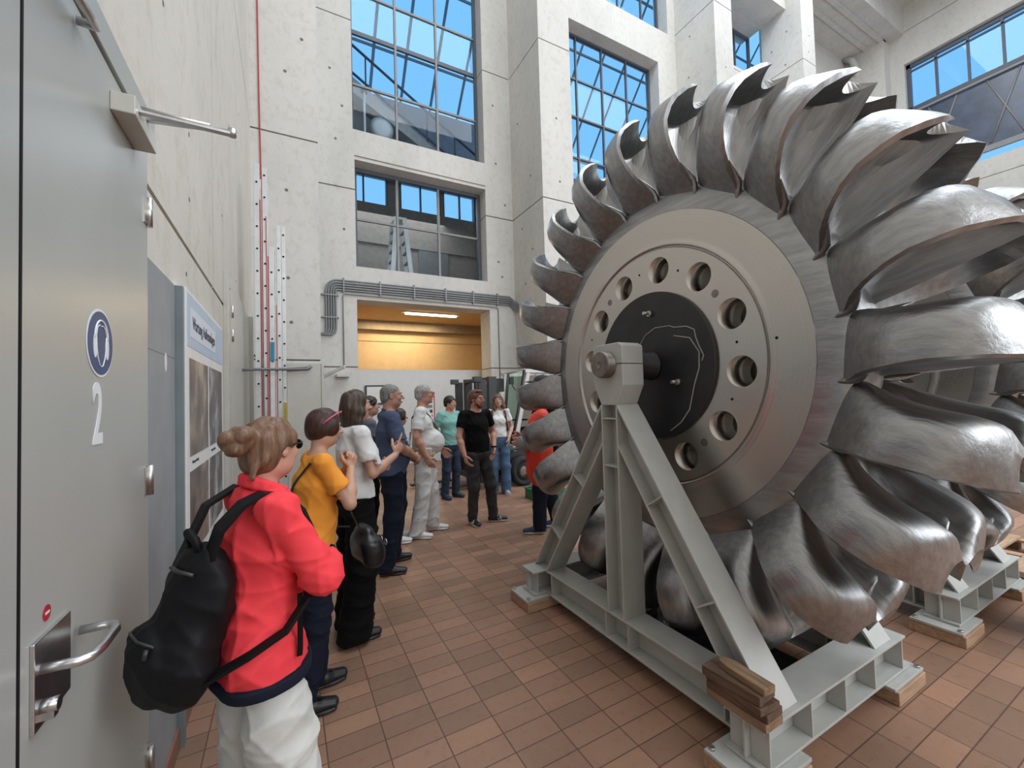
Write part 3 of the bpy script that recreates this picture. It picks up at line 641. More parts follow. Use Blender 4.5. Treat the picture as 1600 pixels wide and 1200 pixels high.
def stiff(p, d, web, h=0.16, w=0.18, t=0.01, sgn=(1, -1)):
    p, d, W = Vector(p), Vector(d).normalized(), Vector(web); Hh = d.cross(W).normalized(); m = MB()
    for s in sgn:
        a0, a1 = s * 0.005, s * (w / 2 - 0.002); vs = []
        for q in (-t / 2, t / 2):
            for a, b in ((a0, -h / 2 + .013), (a1, -h / 2 + .013), (a1, h / 2 - .013), (a0, h / 2 - .013)): vs.append(p + d * q + W * a + Hh * b)
        m.add(vs, [(0, 1, 2, 3), (4, 7, 6, 5), (0, 4, 5, 1), (1, 5, 6, 2), (2, 6, 7, 3), (3, 7, 4, 0)])
    return m
def make_stand(xc, label):
    t = thing('wheel_stand', label, 'stand', (xc, AY, 0.0), (0, 0, 0), 'grey steel stands under the turbine wheels')
    S = M['stand']; X = (1, 0, 0)
    def B(m, n, mt=S, bev=0.002): return m.build(n, mt, t, bevel=bev)
    zc = 0.18; hw = 0.90  # half distance of the cross beams
    for sx in (-0.46, 0.46):
        a = B(hbeam((sx, -hw + .09, zc), (sx, hw - .09, zc), X, 0.18), 'base_beam')
        for y in (-0.73, -0.10, 0.10, 0.73): B(stiff((sx, y, zc), (0, 1, 0), X, 0.18), 'stiffener')
        B(hbeam((sx, 0, 0.27), (sx, 0, -AZ + AZ + 1.585), X, 0.15), 'post')
        for z in (1.20, 1.50): B(stiff((sx, 0, z), (0, 0, 1), X, 0.15), 'stiffener')
        for s in (-1, 1):
            a0 = Vector((sx, s * 0.875, 0.27)); a1 = Vector((sx, s * 0.045, 1.50)); d = (a1 - a0).normalized()
            a0 = a0 - d * 0.1; a1 = a1 + d * 0.1
            leg = B(hbeam(a0, a1, X, 0.15, cut0=((0, 0, 0.27), (0, 0, 1)), cut1=((0, s * 0.075, 0), (0, 1, 0))), 'leg')
            for f in (0.30, 0.62): B(stiff(a0 + (a1 - a0) * f, d, X, 0.15), 'stiffener')
        m = MB(); m.prism([(-0.07, 1.585), (0.07, 1.585), (0.135, 1.71), (0.135, 1.955), (0.10, 1.975), (-0.10, 1.975), (-0.135, 1.955), (-0.135, 1.71)], (sx - 0.088, 0, 0), (0, 1, 0), (0, 0, 1), (0.176, 0, 0)); bb = B(m, 'bearing_block', S, 0.006)
        m = MB(); m.box((sx - 0.0895, -0.1365, AZ - 0.002), (sx + 0.0895, 0.1365, AZ + 0.002)); m.build('joint_line', M['black'], bb)
    for s in (-1, 1):
        y = s * hw; B(hbeam((-0.66, y, zc), (0.66, y, zc), (0, 1, 0), 0.18), 'cross_beam')
        for x in (-0.62, -0.30, 0.0, 0.30, 0.62): B(stiff((x, y, zc), (1, 0, 0), (0, 1, 0), 0.18), 'stiffener')
        for sx in (-1, 1):
            m = MB(); m.box((sx * 0.75, y - 0.13, 0.072), (sx * 0.40, y + 0.13, 0.088)); fp = B(m, 'foot_plate')
            for q in (-0.11, 0.11): m = MB(); m.cyl((sx * 0.725, y + q, 0.088), (sx * 0.725, y + q, 0.10), 0.014, 6); m.build('bolt', M['bolt'], fp)
            wb = MB(); wb.box((-0.165, -0.14, -0.035), (0.165, 0.14, 0.035)); k = wb.build('wooden_block', M['wood'], None, bevel=0.004, loc=(xc + sx * 0.58, AY + y, 0.0355))
            near = 'near' if s < 0 else 'far'; side = 'left' if sx < 0 else 'right'
            which = 'nearest stand' if xc < 3 else 'rear stand'
            tag(k, 'wooden block under the %s %s foot of the %s' % (near, side, which), 'wooden block', 'wooden blocks under the stands')
    return t
stand1 = make_stand(2.35, 'grey painted H-beam stand carrying the nearest turbine wheel')
stand2 = make_stand(4.46, 'grey painted H-beam stand carrying the rear turbine wheel')
# pile of old planks on the near corner of the stand
pl = [((1.95, 1.15), 0.27, 0.12, 0.035, 0, 'wood_light', 'reddish plank lying lowest in the pile on the stand corner'), ((1.95, 1.15), 0.27, 0.115, 0.032, 3, 'wood_old', 'dark old plank second from the bottom of the pile'),
      ((1.94, 1.15), 0.265, 0.12, 0.03, -4, 'wood_old', 'dark old plank in the middle of the pile'), ((1.93, 1.16), 0.255, 0.12, 0.042, 4, 'wood_old', 'thick dark plank just below the top one'), ((1.935, 1.13), 0.23, 0.07, 0.03, -3, 'wood_light', 'worn plank with a rounded end on top of the pile')]
z = 0.272
for k, ((x, y), L, W, T, r, m_, lab) in enumerate(pl):
    m = MB()
    if k == 4: m.prism([(-L / 2, -W / 2), (-L / 2, W / 2), (L / 2 - .05, W / 2), (L / 2 - .01, W / 4), (L / 2, 0), (L / 2 - .01, -W / 3), (L / 2 - .06, -W / 2)], (0, 0, 0), (0, 1, 0), (1, 0, 0), (0, 0, T))
    else: m.box((-W / 2, -L / 2, 0), (W / 2, L / 2, T))
    o = m.build('wooden_plank', M[m_], None, bevel=0.003, loc=(x - 0.212, y + 0.03, z + 0.001)); o.rotation_euler.z = math.radians(r + (0 if k < 4 else 0)); z += T + 0.0015
    tag(o, lab, 'plank', 'old planks piled on the stand')
# ---------------------------------------------------------------- people: smooth signed-distance figures turned into meshes
V3 = lambda *a: np.array(a, dtype=np.float64)
def unit(v): v = np.asarray(v, float); n = np.linalg.norm(v); return v / n if n > 1e-12 else v
class SDF:
    def __init__(s): s.p = []
    def cap(s, a, b, r0, r1=None, k=0.02, op='u'):
        s.p.append(('c', V3(*a), V3(*b), r0, r0 if r1 is None else r1, k, op)); return s
    def chain(s, pts, rs, k=0.02, op='u'):
        for i in range(len(pts) - 1): s.cap(pts[i], pts[i + 1], rs[i], rs[i + 1], k, op)
        return s
    def ell(s, c, r, ax=None, k=0.02, op='u'):
        R = np.eye(3) if ax is None else np.array([unit(a) for a in ax]); s.p.append(('e', V3(*c), R, V3(*r), 0, k, op)); return s
    def ecap(s, a, b, side, r0, r1, k=0.03, op='u'):   # elliptical limb, r=(side, depth)
        s.p.append(('E', V3(*a), V3(*b), (unit(side), r0, r1), 0, k, op)); return s
    def plane(s, p, n, k=0.004):                        # keep the side where (x-p).n < 0
        s.p.append(('p', V3(*p), unit(n), 0, 0, k, 'i')); return s
    def box(s, c, h, ax=None, rnd=0.01, k=0.01, op='u'):
        R = np.eye(3) if ax is None else np.array([unit(a) for a in ax]); s.p.append(('b', V3(*c), R, V3(*h), rnd, k, op)); return s
    def ev(s, P, q):
        t = q[0]
        if t == 'c':
            a, b = q[1], q[2]; ba = b - a; L = ba @ ba + 1e-12; h = np.clip(((P - a) @ ba) / L, 0, 1)
            return np.linalg.norm(P - a - h[..., None] * ba, axis=-1) - (q[3] + (q[4] - q[3]) * h)
        if t == 'e':
            l = (P - q[1]) @ q[2].T; k0 = np.linalg.norm(l / q[3], axis=-1); k1 = np.linalg.norm(l / (q[3] ** 2), axis=-1) + 1e-9
            return k0 * (k0 - 1) / k1
        if t == 'E':
            a, b = q[1], q[2]; side, r0, r1 = q[3]; ba = b - a; L = math.sqrt(ba @ ba); d = ba / L; sd = unit(side - d * (side @ d)); fr = np.cross(d, sd)
            h = np.clip(((P - a) @ d) / L, 0, 1); w = P - a - (h * L)[..., None] * d
            ru = r0[0] + (r1[0] - r0[0]) * h; rv = r0[1] + (r1[1] - r0[1]) * h; u, v, ww = w @ sd, w @ fr, w @ d; rm = np.minimum(ru, rv)
            l0 = np.sqrt((u / ru) ** 2 + (v / rv) ** 2 + (ww / rm) ** 2); l1 = np.sqrt((u / ru ** 2) ** 2 + (v / rv ** 2) ** 2 + (ww / rm ** 2) ** 2) + 1e-9
            return l0 * (l0 - 1) / l1
        if t == 'p': return (P - q[1]) @ q[2]
        if t == 'b':
            l = np.abs((P - q[1]) @ q[2].T) - (q[3] - q[4]); return np.linalg.norm(np.maximum(l, 0), axis=-1) + np.minimum(l.max(-1), 0) - q[4]
    def bounds(s):
        lo = V3(9, 9, 9); hi = -lo
        for q in s.p:
            if q[-1] != 'u': continue
            if q[0] == 'c': pts = (q[1], q[2]); r = max(q[3], q[4])
            elif q[0] == 'e': pts = (q[1],); r = q[3].max()
            elif q[0] == 'E': pts = (q[1], q[2]); r = max(max(q[3][1]), max(q[3][2]))
            elif q[0] == 'b': pts = (q[1],); r = np.linalg.norm(q[3])
            else: continue
            for p in pts: lo = np.minimum(lo, p - r); hi = np.maximum(hi, p + r)
        return lo, hi
    def mesh(s, h, noise=None):
        lo, hi = s.bounds(); lo = lo - 3 * h - 0.012; n = np.ceil((hi + 3 * h + 0.012 - lo) / h).astype(int) + 1
        D = np.full(n, 0.25); X = [lo[i] + np.arange(n[i]) * h for i in range(3)]
        for q in s.p:
            k = max(q[-2], 1e-5)
            if q[-1] == 'u' or q[-1] == 's':
                if q[0] == 'c': pts = np.array((q[1], q[2])); r = max(q[3], q[4])
                elif q[0] == 'e': pts = np.array((q[1],)); r = q[3].max()
                elif q[0] == 'E': pts = np.array((q[1], q[2])); r = max(max(q[3][1]), max(q[3][2]))
                elif q[0] == 'b': pts = np.array((q[1],)); r = np.linalg.norm(q[3])
                m = r + k + 4 * h + 0.012
                i0 = np.maximum(0, np.floor((pts.min(0) - m - lo) / h).astype(int)); i1 = np.minimum(n, np.ceil((pts.max(0) + m - lo) / h).astype(int) + 1)
                if np.any(i1 <= i0): continue
            else: i0 = np.zeros(3, int); i1 = n
            sl = tuple(slice(i0[i], i1[i]) for i in range(3))
            P = np.stack(np.meshgrid(*[X[i][sl[i]] for i in range(3)], indexing='ij'), -1); d = s.ev(P, q); A = D[sl]
            if q[-1] == 'u': hh = np.clip(0.5 + 0.5 * (A - d) / k, 0, 1); D[sl] = A * (1 - hh) + d * hh - k * hh * (1 - hh)
            elif q[-1] == 's': hh = np.clip(0.5 - 0.5 * (A + d) / k, 0, 1); D[sl] = A * (1 - hh) - d * hh + k * hh * (1 - hh)
            else: hh = np.clip(0.5 - 0.5 * (A - d) / k, 0, 1); D[sl] = A * (1 - hh) + d * hh + k * hh * (1 - hh)
        if noise is not None:
            P = np.stack(np.meshgrid(*X, indexing='ij'), -1); D = D + noise(P)
        D[0] = D[-1] = 0.1; D[:, 0] = D[:, -1] = 0.1; D[:, :, 0] = D[:, :, -1] = 0.1
        return surface_net(D, lo, h)
def surface_net(D, lo, h):
    S = D < 0; n = D.shape
    c = [S[i:n[0] - 1 + i, j:n[1] - 1 + j, k:n[2] - 1 + k] for i in (0, 1) for j in (0, 1) for k in (0, 1)]
    cnt = sum(x.astype(np.int8) for x in c); act = (cnt > 0) & (cnt < 8); ijk = np.argwhere(act)
    if len(ijk) == 0: return np.zeros((0, 3)), np.zeros((0, 4), int)
    idx = -np.ones(act.shape, int); idx[act] = np.arange(len(ijk))
    off = [(i, j, k) for i in (0, 1) for j in (0, 1) for k in (0, 1)]
    vals = np.stack([D[ijk[:, 0] + o[0], ijk[:, 1] + o[1], ijk[:, 2] + o[2]] for o in off], 1)
    acc = np.zeros((len(ijk), 3)); num = np.zeros(len(ijk))
    for a in range(8):
        for b in range(a + 1, 8):
            d = np.abs(np.array(off[a]) - np.array(off[b]))
            if d.sum() != 1: continue
            va, vb = vals[:, a], vals[:, b]; m = (va < 0) != (vb < 0); t = np.where(m, va / np.where(va - vb == 0, 1, va - vb), 0)
            p = np.array(off[a]) + t[:, None] * (np.array(off[b]) - np.array(off[a])); acc += np.where(m[:, None], p, 0); num += m
    V = lo + (ijk + acc / num[:, None]) * h; quads = []
    for ax in range(3):
        a1, a2 = [(1, 2), (2, 0), (0, 1)][ax]
        sA = [slice(1, -1)] * 3; sA[ax] = slice(0, -1); sB = list(sA); sB[ax] = slice(1, None)
        A = S[tuple(sA)]; B = S[tuple(sB)]
        for sgn, mask in ((1, A & ~B), (-1, ~A & B)):
            e = np.argwhere(mask)
            if len(e) == 0: continue
            base = e.copy(); base[:, a1] += 1; base[:, a2] += 1
            def cell(d1, d2): q = base.copy(); q[:, a1] -= d1; q[:, a2] -= d2; return idx[q[:, 0], q[:, 1], q[:, 2]]
            q = np.stack([cell(1, 1), cell(0, 1), cell(0, 0), cell(1, 0)], 1)
            quads.append(q if sgn > 0 else q[:, ::-1])
    Q = np.concatenate(quads); Q = Q[(Q >= 0).all(1)]
    return V, Q
def sobj(name, sdf, h, material, parent, noise=None, smooth=2):
    V, Q = sdf.mesh(h, noise)
    me = bpy.data.meshes.new(name); me.vertices.add(len(V)); me.vertices.foreach_set('co', V.ravel().astype(np.float32))
    me.loops.add(len(Q) * 4); me.loops.foreach_set('vertex_index', Q.ravel().astype(np.int32)); me.polygons.add(len(Q))
    me.polygons.foreach_set('loop_start', np.arange(0, len(Q) * 4, 4, dtype=np.int32)); me.polygons.foreach_set('use_smooth', np.ones(len(Q), bool))
    me.update(calc_edges=True); me.validate(); me.materials.append(material)
    o = bpy.data.objects.new(name, me); COL.objects.link(o); o.parent = parent
    if smooth: sm = o.modifiers.new('smooth', 'SMOOTH'); sm.factor = 0.5; sm.iterations = smooth
    return o
def wrinkle(amp, seed=0, sx=9, sz=14, up=0):
    r = np.random.RandomState(seed); K = [(r.uniform(-1, 1, 3) * np.array([sx, sx, sz]) * (0.6 + 0.6 * (i % 4)), r.uniform(0, 6.28)) for i in range(9)]
    def f(P):
        n = np.zeros(P.shape[:-1])
        for w, ph in K: n += np.sin(P @ w + ph + 1.3 * np.sin(P[..., 2] * 11 + ph))
        return amp * n / 3.0
    return f
def folds(amp, seed=0, fr=15):
    r = np.random.RandomState(seed + 50); K = []
    for i in range(7):
        d = r.normal(size=3) * np.array([.7, .7, 1.2]); d /= np.linalg.norm(d); K.append((d * fr * r.uniform(.6, 1.5), r.uniform(0, 6.28), r.normal(size=3) * 7))
    def f(P):
        n = np.zeros(P.shape[:-1])
        for w, ph, q in K: n += (1 - np.abs(np.sin(P @ w + ph + 1.1 * np.sin(P @ q + ph)))) ** 3
        return amp * (0.8 - n)
    return f
def cloth(name, col, rough=0.85, **k):
    k.setdefault('bmp', 0.25); k.setdefault('bscale', 320); k.setdefault('var', 0.06); return mat(name, col, rough, bdist=0.001, **k)
def hair_mat(name, c0, c1, stretch=(1, 1, 0.12)):
    m, nt, b = new_mat(name); n = noise_map(nt, 85, 4, stretch, 0.6); r = ramp(nt, n.outputs['Fac'], [(0.3, c0), (0.7, c1)])
    nt.links.new(r.outputs[0], b.inputs['Base Color']); b.inputs['Roughness'].default_value = 0.42; b.inputs['Specular IOR Level'].default_value = 0.4; bump(nt, b, n.outputs['Fac'], 0.7, 0.004); return m
SK = {'fair': mat('skin_fair', (0.52, 0.30, 0.215), 0.5, var=0.07, scale=14, sss=0.08, bmp=0.06, bscale=200), 'tan': mat('skin_tan', (0.44, 0.235, 0.16), 0.5, var=0.08, scale=14, sss=0.08, bmp=0.06, bscale=200),
      'pink': mat('skin_pink', (0.54, 0.275, 0.20), 0.5, var=0.08, scale=14, sss=0.08, bmp=0.06, bscale=200)}
EYE_W = mat('eye_white', (0.55, 0.53, 0.50), 0.3); EYE_D = mat('eye_iris', (0.03, 0.02, 0.015), 0.2); LIP = mat('lips', (0.38, 0.13, 0.11), 0.5)

def hand(S, wrist, d, palm, sgn_thumb, curl=0.35, spread=1.0, size=1.0, point=False):
    """d: direction of the hand, palm: palm normal, sgn_thumb: unit vector towards the thumb side"""
    d = unit(d); palm = unit(np.asarray(palm, float) - d * (np.asarray(palm, float) @ d)); t = unit(sgn_thumb - d * (sgn_thumb @ d) - palm * (sgn_thumb @ palm)); s = size
    S.ell(wrist + d * 0.048 * s, (0.054 * s, 0.041 * s, 0.017 * s), (d, t, palm), 0.014)
    L = [(0.030, .043, .026, .020, .0088), (0.010, .047, .030, .022, .0090), (-0.011, .044, .028, .021, .0085), (-0.030, .034, .021, .018, .0076)]
    for i, (o, a, b, c, r) in enumerate(L):
        cu = curl * (1 + 0.12 * i);
        if point and i == 0: cu = 0.05
        p = wrist + d * (0.088 - 0.004 * abs(i - 1)) * s + t * o * s; dd = unit(d + t * (0.10 - 0.07 * i) * spread); pts = [p - dd * 0.02 * s, p]; ang = cu
        for ln in (a, b, c):
            v = dd * math.cos(ang) + palm * math.sin(ang); p = p + v * ln * s; pts.append(p); ang += cu * 1.15
        S.chain(pts, [r * s * 1.05, r * s * 1.05, r * s, r * s * .93, r * s * .8], 0.004)
    b0 = wrist + d * 0.02 * s + t * 0.028 * s + palm * 0.006 * s; v = unit(d * 0.62 + t * 0.62 + palm * 0.35); p1 = b0 + v * 0.042 * s; v2 = unit(d * 0.85 + t * 0.25 + palm * 0.42); p2 = p1 + v2 * 0.034 * s; p3 = p2 + unit(v2 + palm * 0.15) * 0.024 * s
    S.chain([b0, p1, p2, p3], [0.0145 * s, 0.0120 * s, 0.0105 * s, 0.0085 * s], 0.008)

def person(label, pos, yaw, H=1.75, sex='m', girth=1.0, belly=0.0, skin='fair', h=0.007, lean=0.0, head_yaw=0.0, head_pitch=0.0, head_roll=0.0,
           top=None, bottom=None, shoes=None, hair=None, arms=None, feet=None, top_kind='tee', sole=None, hh=0.0045, curl=0.4, hip_shift=0.0, collar=None, neckless=0):
    """figure facing local +Y, left hand on local -X.. right on +X"""
    f = H / 1.75; T = thing('person', label, 'person', (pos[0], pos[1], 0), (0, 0, -math.radians(yaw)))
    m = sex == 'm'; sw = 0.185 if m else 0.158; hw = 0.088 if m else 0.092
    J = {}
    ly = lean
    J['pel'] = V3(hip_shift, 0, 0.955); J['wst'] = V3(hip_shift * .6, 0.0 + ly * .2, 1.09); J['chs'] = V3(0, ly * .6, 1.30); J['nck'] = V3(0, -0.012 + ly, 1.475); J['hd'] = V3(0, 0.022 + ly * 1.15, 1.635)
    ft = feet or [(-0.11, 0.02, -8), (0.11, -0.02, 8)]
    for i, (sd, sx) in enumerate((('L', -1), ('R', 1))):
        J['hip' + sd] = V3(sx * hw + hip_shift, 0, 0.92); fx, fy, fa = ft[i][:3]; J['ank' + sd] = V3(fx, fy - 0.03, 0.085)
        kb = ft[i][3] if len(ft[i]) > 3 else 0.02
        mid = (J['hip' + sd] + J['ank' + sd]) / 2; J['kne' + sd] = V3(mid[0] + sx * 0.004, mid[1] + 0.015 + kb, 0.50)
        J['sho' + sd] = V3(sx * sw * (0.96 + 0.04 * girth), -0.012 + ly * .9, 1.435)
    A = arms or {}
    for i, (sd, sx) in enumerate((('L', -1), ('R', 1))):
        e, w_ = A.get(sd, ((sx * (0.235 if m else 0.205), -0.03, 1.155), (sx * 0.255, 0.05, 0.915)))[:2]
        e = V3(*e); w_ = V3(*w_); s0 = J['sho' + sd]; e = s0 + unit(e - s0) * 0.285; w_ = e + unit(w_ - e) * 0.25; J['elb' + sd] = e; J['wri' + sd] = w_
    for k in J: J[k] = J[k] * f
    # ---- body
    S = SDF(); g = girth; X = (1, 0, 0); g0 = g; g = g * .915
    wr = (0.135 if m else 0.112) * g; cr = (0.158 if m else 0.135) * g; hr = (0.150 if m else 0.158) * g
    S.ecap(J['pel'] + V3(0, 0, -.03), J['pel'] + V3(0, 0, .04), X, (hr * f, .105 * g * f), (hr * .97 * f, .102 * g * f), 0.04)
    S.ecap(J['pel'] + V3(0, 0, .04), J['wst'], X, (hr * .95 * f, .10 * g * f), (wr * f, .092 * g * f), 0.05)
    S.ecap(J['wst'], J['chs'], X, (wr * f, .092 * g * f), (cr * f, .105 * g * f), 0.05)
    S.ecap(J['chs'], J['nck'] - V3(0, 0, .055), X, (cr * f, .105 * g * f), (cr * .72 * f, .075 * f), 0.05)
    if belly: S.ell((J['wst'] + J['pel']) / 2 + V3(0, 0.055 + belly * .5, 0.05), (wr * 1.02 * f, (0.10 + belly) * f, 0.15 * f), None, 0.06)
    if not m:
        for sx in (-1, 1): S.ell(J['chs'] + V3(sx * .062, .082, -.01) * f, (.058 * f, .05 * f, .058 * f), None, 0.04)
    S.cap(J['nck'] - V3(0, 0, .05), J['hd'] - V3(0, .022, .045), (.062 if m else .050) * f, (.058 if m else .047) * f, 0.025)
    for sd, sx in (('L', -1), ('R', 1)):
        S.cap(J['nck'] - V3(-sx * .03, 0, .03), J['sho' + sd] - V3(sx * .01, 0, 0), .045 * f, .052 * f, 0.05)
        ur, fr, wrr = (.051, .043, .029) if m else (.043, .037, .025); ur *= (0.6 + 0.4 * g); fr *= (0.7 + 0.3 * g)
        a, e, w_ = J['sho' + sd], J['elb' + sd], J['wri' + sd]
        S.cap(a, e, ur * 1.08 * f, fr * .92 * f, 0.03); S.cap(e, e + (w_ - e) * .35, fr * .93 * f, fr * 1.0 * f, 0.02); S.cap(e + (w_ - e) * .35, w_, fr * 1.0 * f, wrr * f, 0.02)
        q = A.get(sd); d = unit(w_ - e)
        if q is not None and len(q) > 2: hd_, pl_, th_ = [V3(*v) for v in q[2:5]]; cu = q[5] if len(q) > 5 else curl
        else: hd_ = d; pl_ = V3(-sx, 0.15, 0); th_ = V3(0, 1, 0.1); cu = curl
        if q is None or len(q) < 7 or q[6] != 'hide': hand(S, w_ + unit(hd_) * .012, hd_, pl_, th_, cu, size=(1.0 if m else .9) * f, point=(q is not None and len(q) > 6 and q[6] == 'point'))
        hp, kn, an = J['hip' + sd], J['kne' + sd], J['ank' + sd]
        S.cap(hp, kn, .083 * (0.5 + .5 * g) * f, .056 * f, 0.03); S.cap(kn, kn + (an - kn) * .3 + V3(0, -.012, 0), .054 * f, .056 * f, 0.03); S.cap(kn + (an - kn) * .3 + V3(0, -.012, 0), an, .056 * f, .036 * f, 0.02)
        fa = math.radians(ft[0 if sd == 'L' else 1][2]); fd = V3(math.sin(fa), math.cos(fa), 0); S.cap(an + V3(0, 0, -.04), an + fd * .14 * f + V3(0, 0, -.058), .032 * f, .024 * f, 0.02); J['fd' + sd] = fd
    g = g0; wr = (0.135 if m else 0.112) * g; cr = (0.158 if m else 0.135) * g; hr = (0.150 if m else 0.158) * g
    # ---- head
    cyw, syw = math.cos(math.radians(head_yaw)), math.sin(math.radians(head_yaw)); cp, sp_ = math.cos(math.radians(head_pitch)), math.sin(math.radians(head_pitch))
    Ry = np.array([[cyw, syw, 0], [-syw, cyw, 0], [0, 0, 1]]); Rp = np.array([[1, 0, 0], [0, cp, -sp_], [0, sp_, cp]]); cr_, sr_ = math.cos(math.radians(head_roll)), math.sin(math.radians(head_roll))
    Rr = np.array([[cr_, 0, sr_], [0, 1, 0], [-sr_, 0, cr_]]); R = Ry @ Rp @ Rr; hc = J['hd']; hs = f if m else f * 0.965
    Hd = lambda x, y, z: hc + R @ (V3(x, y, z) * hs)
    ax = [R @ V3(1, 0, 0), R @ V3(0, 1, 0), R @ V3(0, 0, 1)]
    Z = SDF(); jw = 1.0 if m else .9
    def E(S_, c, r, k=0.015, op='u', axx=None): S_.ell(Hd(*c), V3(*r) * hs, axx or ax, k, op)
    for S_ in (S,):
        E(S_, (0, -.012, .035), (.074, .092, .082), .02); E(S_, (0, .020, -.025), (.061, .068, .085), .03); E(S_, (0, .045, -.078), (.036 * jw, .036, .030), .03)
        for sx in (-1, 1):
            E(S_, (sx * .036, .012, -.06), (.026 * jw, .05, .03), .025)
            E(S_, (sx * .040, .066, -.018), (.020, .018, .020), .02)
            E(S_, (sx * .033, .0905, .013), (.0175, .013, .011), .012, 's')
            E(S_, (sx * .031, .080, .034), (.022, .013, .008), .010)
            E(S_, (sx * .075, -.008, -.003), (.006, .017, .029), .006); E(S_, (sx * .078, -.004, .004), (.004, .008, .014), .004, 's'); E(S_, (sx * .030, .080, .010), (.013, .011, .011), .004)
        a_, b_ = Hd(0, .086, .022), Hd(0, .112, -.018); S_.cap(a_, b_, .008 * hs, .0125 * hs, .010)
        for sx in (-1, 1): E(S_, (sx * .012, .098, -.021), (.008, .009, .007), .006)
        E(S_, (0, .087, -.050), (.023, .011, .0045), .005); E(S_, (0, .086, -.060), (.020, .011, .0055), .005); E(S_, (0, .098, -.0545), (.022, .006, .0014), .002, 's')
    body = sobj('body', S, h, SK[skin], T, None, 1)
    # eyes, brows, lips
    for sx in (-1, 1):
        eb = MB(); c = Hd(sx * .031, .0795, .0125); eb.lathe([(0.0001, .0125), (.006, .011), (.0105, .0065), (.0125, 0), (.0105, -.0065), (.0001, -.0125)], 14, (0, 0, 0), 'Y')
        ey = eb.build('eye', EYE_W, T); ey.matrix_local = Matrix([[*R[0], c[0]], [*R[1], c[1]], [*R[2], c[2]], [0, 0, 0, 1]])
        ib = MB(); ib.lathe([(0.0001, .0135), (.0035, .0128), (.0058, .0112)], 12, (0, 0, 0), 'Y'); ir = ib.build('iris', EYE_D, ey)
        if hair: 
            bb = MB(); bb.tube([Hd(sx * .014, .0925, .031), Hd(sx * .030, .0925, .038), Hd(sx * .046, .082, .034)], [.0028 * hs, .0034 * hs, .0018 * hs], 6); bb.build('eyebrow', hair['mat'], T)
    lb = MB(); lb.tube([Hd(-.021, .091, -.055), Hd(-.008, .0985, -.0505), Hd(0, .0985, -.052), Hd(.008, .0985, -.0505), Hd(.021, .091, -.055)], [.001, .0032, .003, .0032, .001], 6); lb.tube([Hd(-.018, .091, -.056), Hd(0, .098, -.061), Hd(.018, .091, -.056)], [.001, .004, .001], 6); lb.build('lips', LIP, T)
    # ---- top garment
    t_ = top or {}
    off = t_.get('off', 0.009); S = SDF(); bl = 0.012 if m else 0.008
    hem = t_.get('hem', 0.88) * f
    S.ecap(V3(J['pel'][0], J['pel'][1], hem - .02), J['wst'], X, ((hr * 1.0 + off + t_.get('flare', .004)) * f, (.103 * g + off + t_.get('flare', .004)) * f), ((wr + off + bl) * f, (.094 * g + off + bl) * f), 0.03)
    S.ecap(J['wst'], J['chs'], X, ((wr + off + bl) * f, (.094 * g + off + bl) * f), ((cr + off - .004) * f, (.100 * g + off) * f), 0.035)
    S.ecap(J['chs'], J['nck'] - V3(0, 0, .055), X, ((cr + off - .004) * f, (.100 * g + off) * f), ((cr * .74 + off) * f, (.078 + off) * f), 0.05)
    if belly: S.ell((J['wst'] + J['pel']) / 2 + V3(0, 0.055 + belly * .5, 0.05), ((wr * 1.02 + off) * f, (0.10 + belly + off) * f, (0.15 + off) * f), None, 0.06)
    if not m:
        for sx in (-1, 1): S.ell(J['chs'] + V3(sx * .058, .082, -.015) * f, ((.06 + off) * f, (.05 + off) * f, (.06 + off) * f), None, 0.05)
    for sd, sx in (('L', -1), ('R', 1)):
        a, e, w_ = J['sho' + sd], J['elb' + sd], J['wri' + sd]
        S.cap(J['nck'] - V3(-sx * .03, 0, .035), a - V3(sx * .01, 0, 0), (.040 + off * .6) * f, (.046 + off * .8) * f, 0.035)
        ur, fr, wrr = (.051, .043, .029) if m else (.043, .037, .025); ur *= (0.6 + 0.4 * g)
        sl = t_.get('sleeve', 0.55)
        if sl <= 1:
            en = a + (e - a) * (sl + .12); S.cap(a, en, (ur * 1.0 + off * .8) * f, (ur * 1.0 + off * 1.4) * f, 0.022)
        else:
            S.cap(a, e, (ur * 1.0 + off * .7) * f, (fr + off * 1.0) * f, 0.025); S.cap(e, e + (w_ - e) * (sl - 1 + .08), (fr + off * 1.2) * f, (fr * .95 + off * 1.1) * f, 0.02)
    for sd, sx in (('L', -1), ('R', 1)):
        if t_.get('hem', .88) < .95: S.ell(J['hip' + sd] + V3(0, -.04, .02) * f, ((.090 + off) * g * f, (.078 + off) * f, (.11 + off) * f), None, .03)
    S.plane((0, 0, hem), (0, 0, -1), 0.006)
    # sleeve cuffs and neck opening as cut-aways
    for sd in ('L', 'R'):
        a, e, w_ = J['sho' + sd], J['elb' + sd], J['wri' + sd]; sl = t_.get('sleeve', 0.55)
        if sl <= 1: c = a + (e - a) * sl; d = unit(e - a); far = c + d * .14
        else: c = e + (w_ - e) * (sl - 1); d = unit(w_ - e); far = c + d * .12
        if t_.get('cut', 1): S.box(c + d * .075 * f, V3(.072, .072, .075) * f, (np.cross(d, unit(V3(.3, .2, .9))), np.cross(d, np.cross(d, unit(V3(.3, .2, .9)))), d), .004, .003, 's')
    nz = J['nck'] + V3(0, .02, t_.get('neck', -.02)) * f; S.ell(nz + V3(0, .0, .055) * f, V3(.078 if m else .075, .082, .062) * f * t_.get('nw', 1), None, .006, 's')
    tp = sobj(t_.get('name', 'shirt'), S, h, t_['mat'], T, folds(t_.get('wr', .0045), int(abs(pos[0]) * 100) + 3, t_.get('fr', 15)), 2)
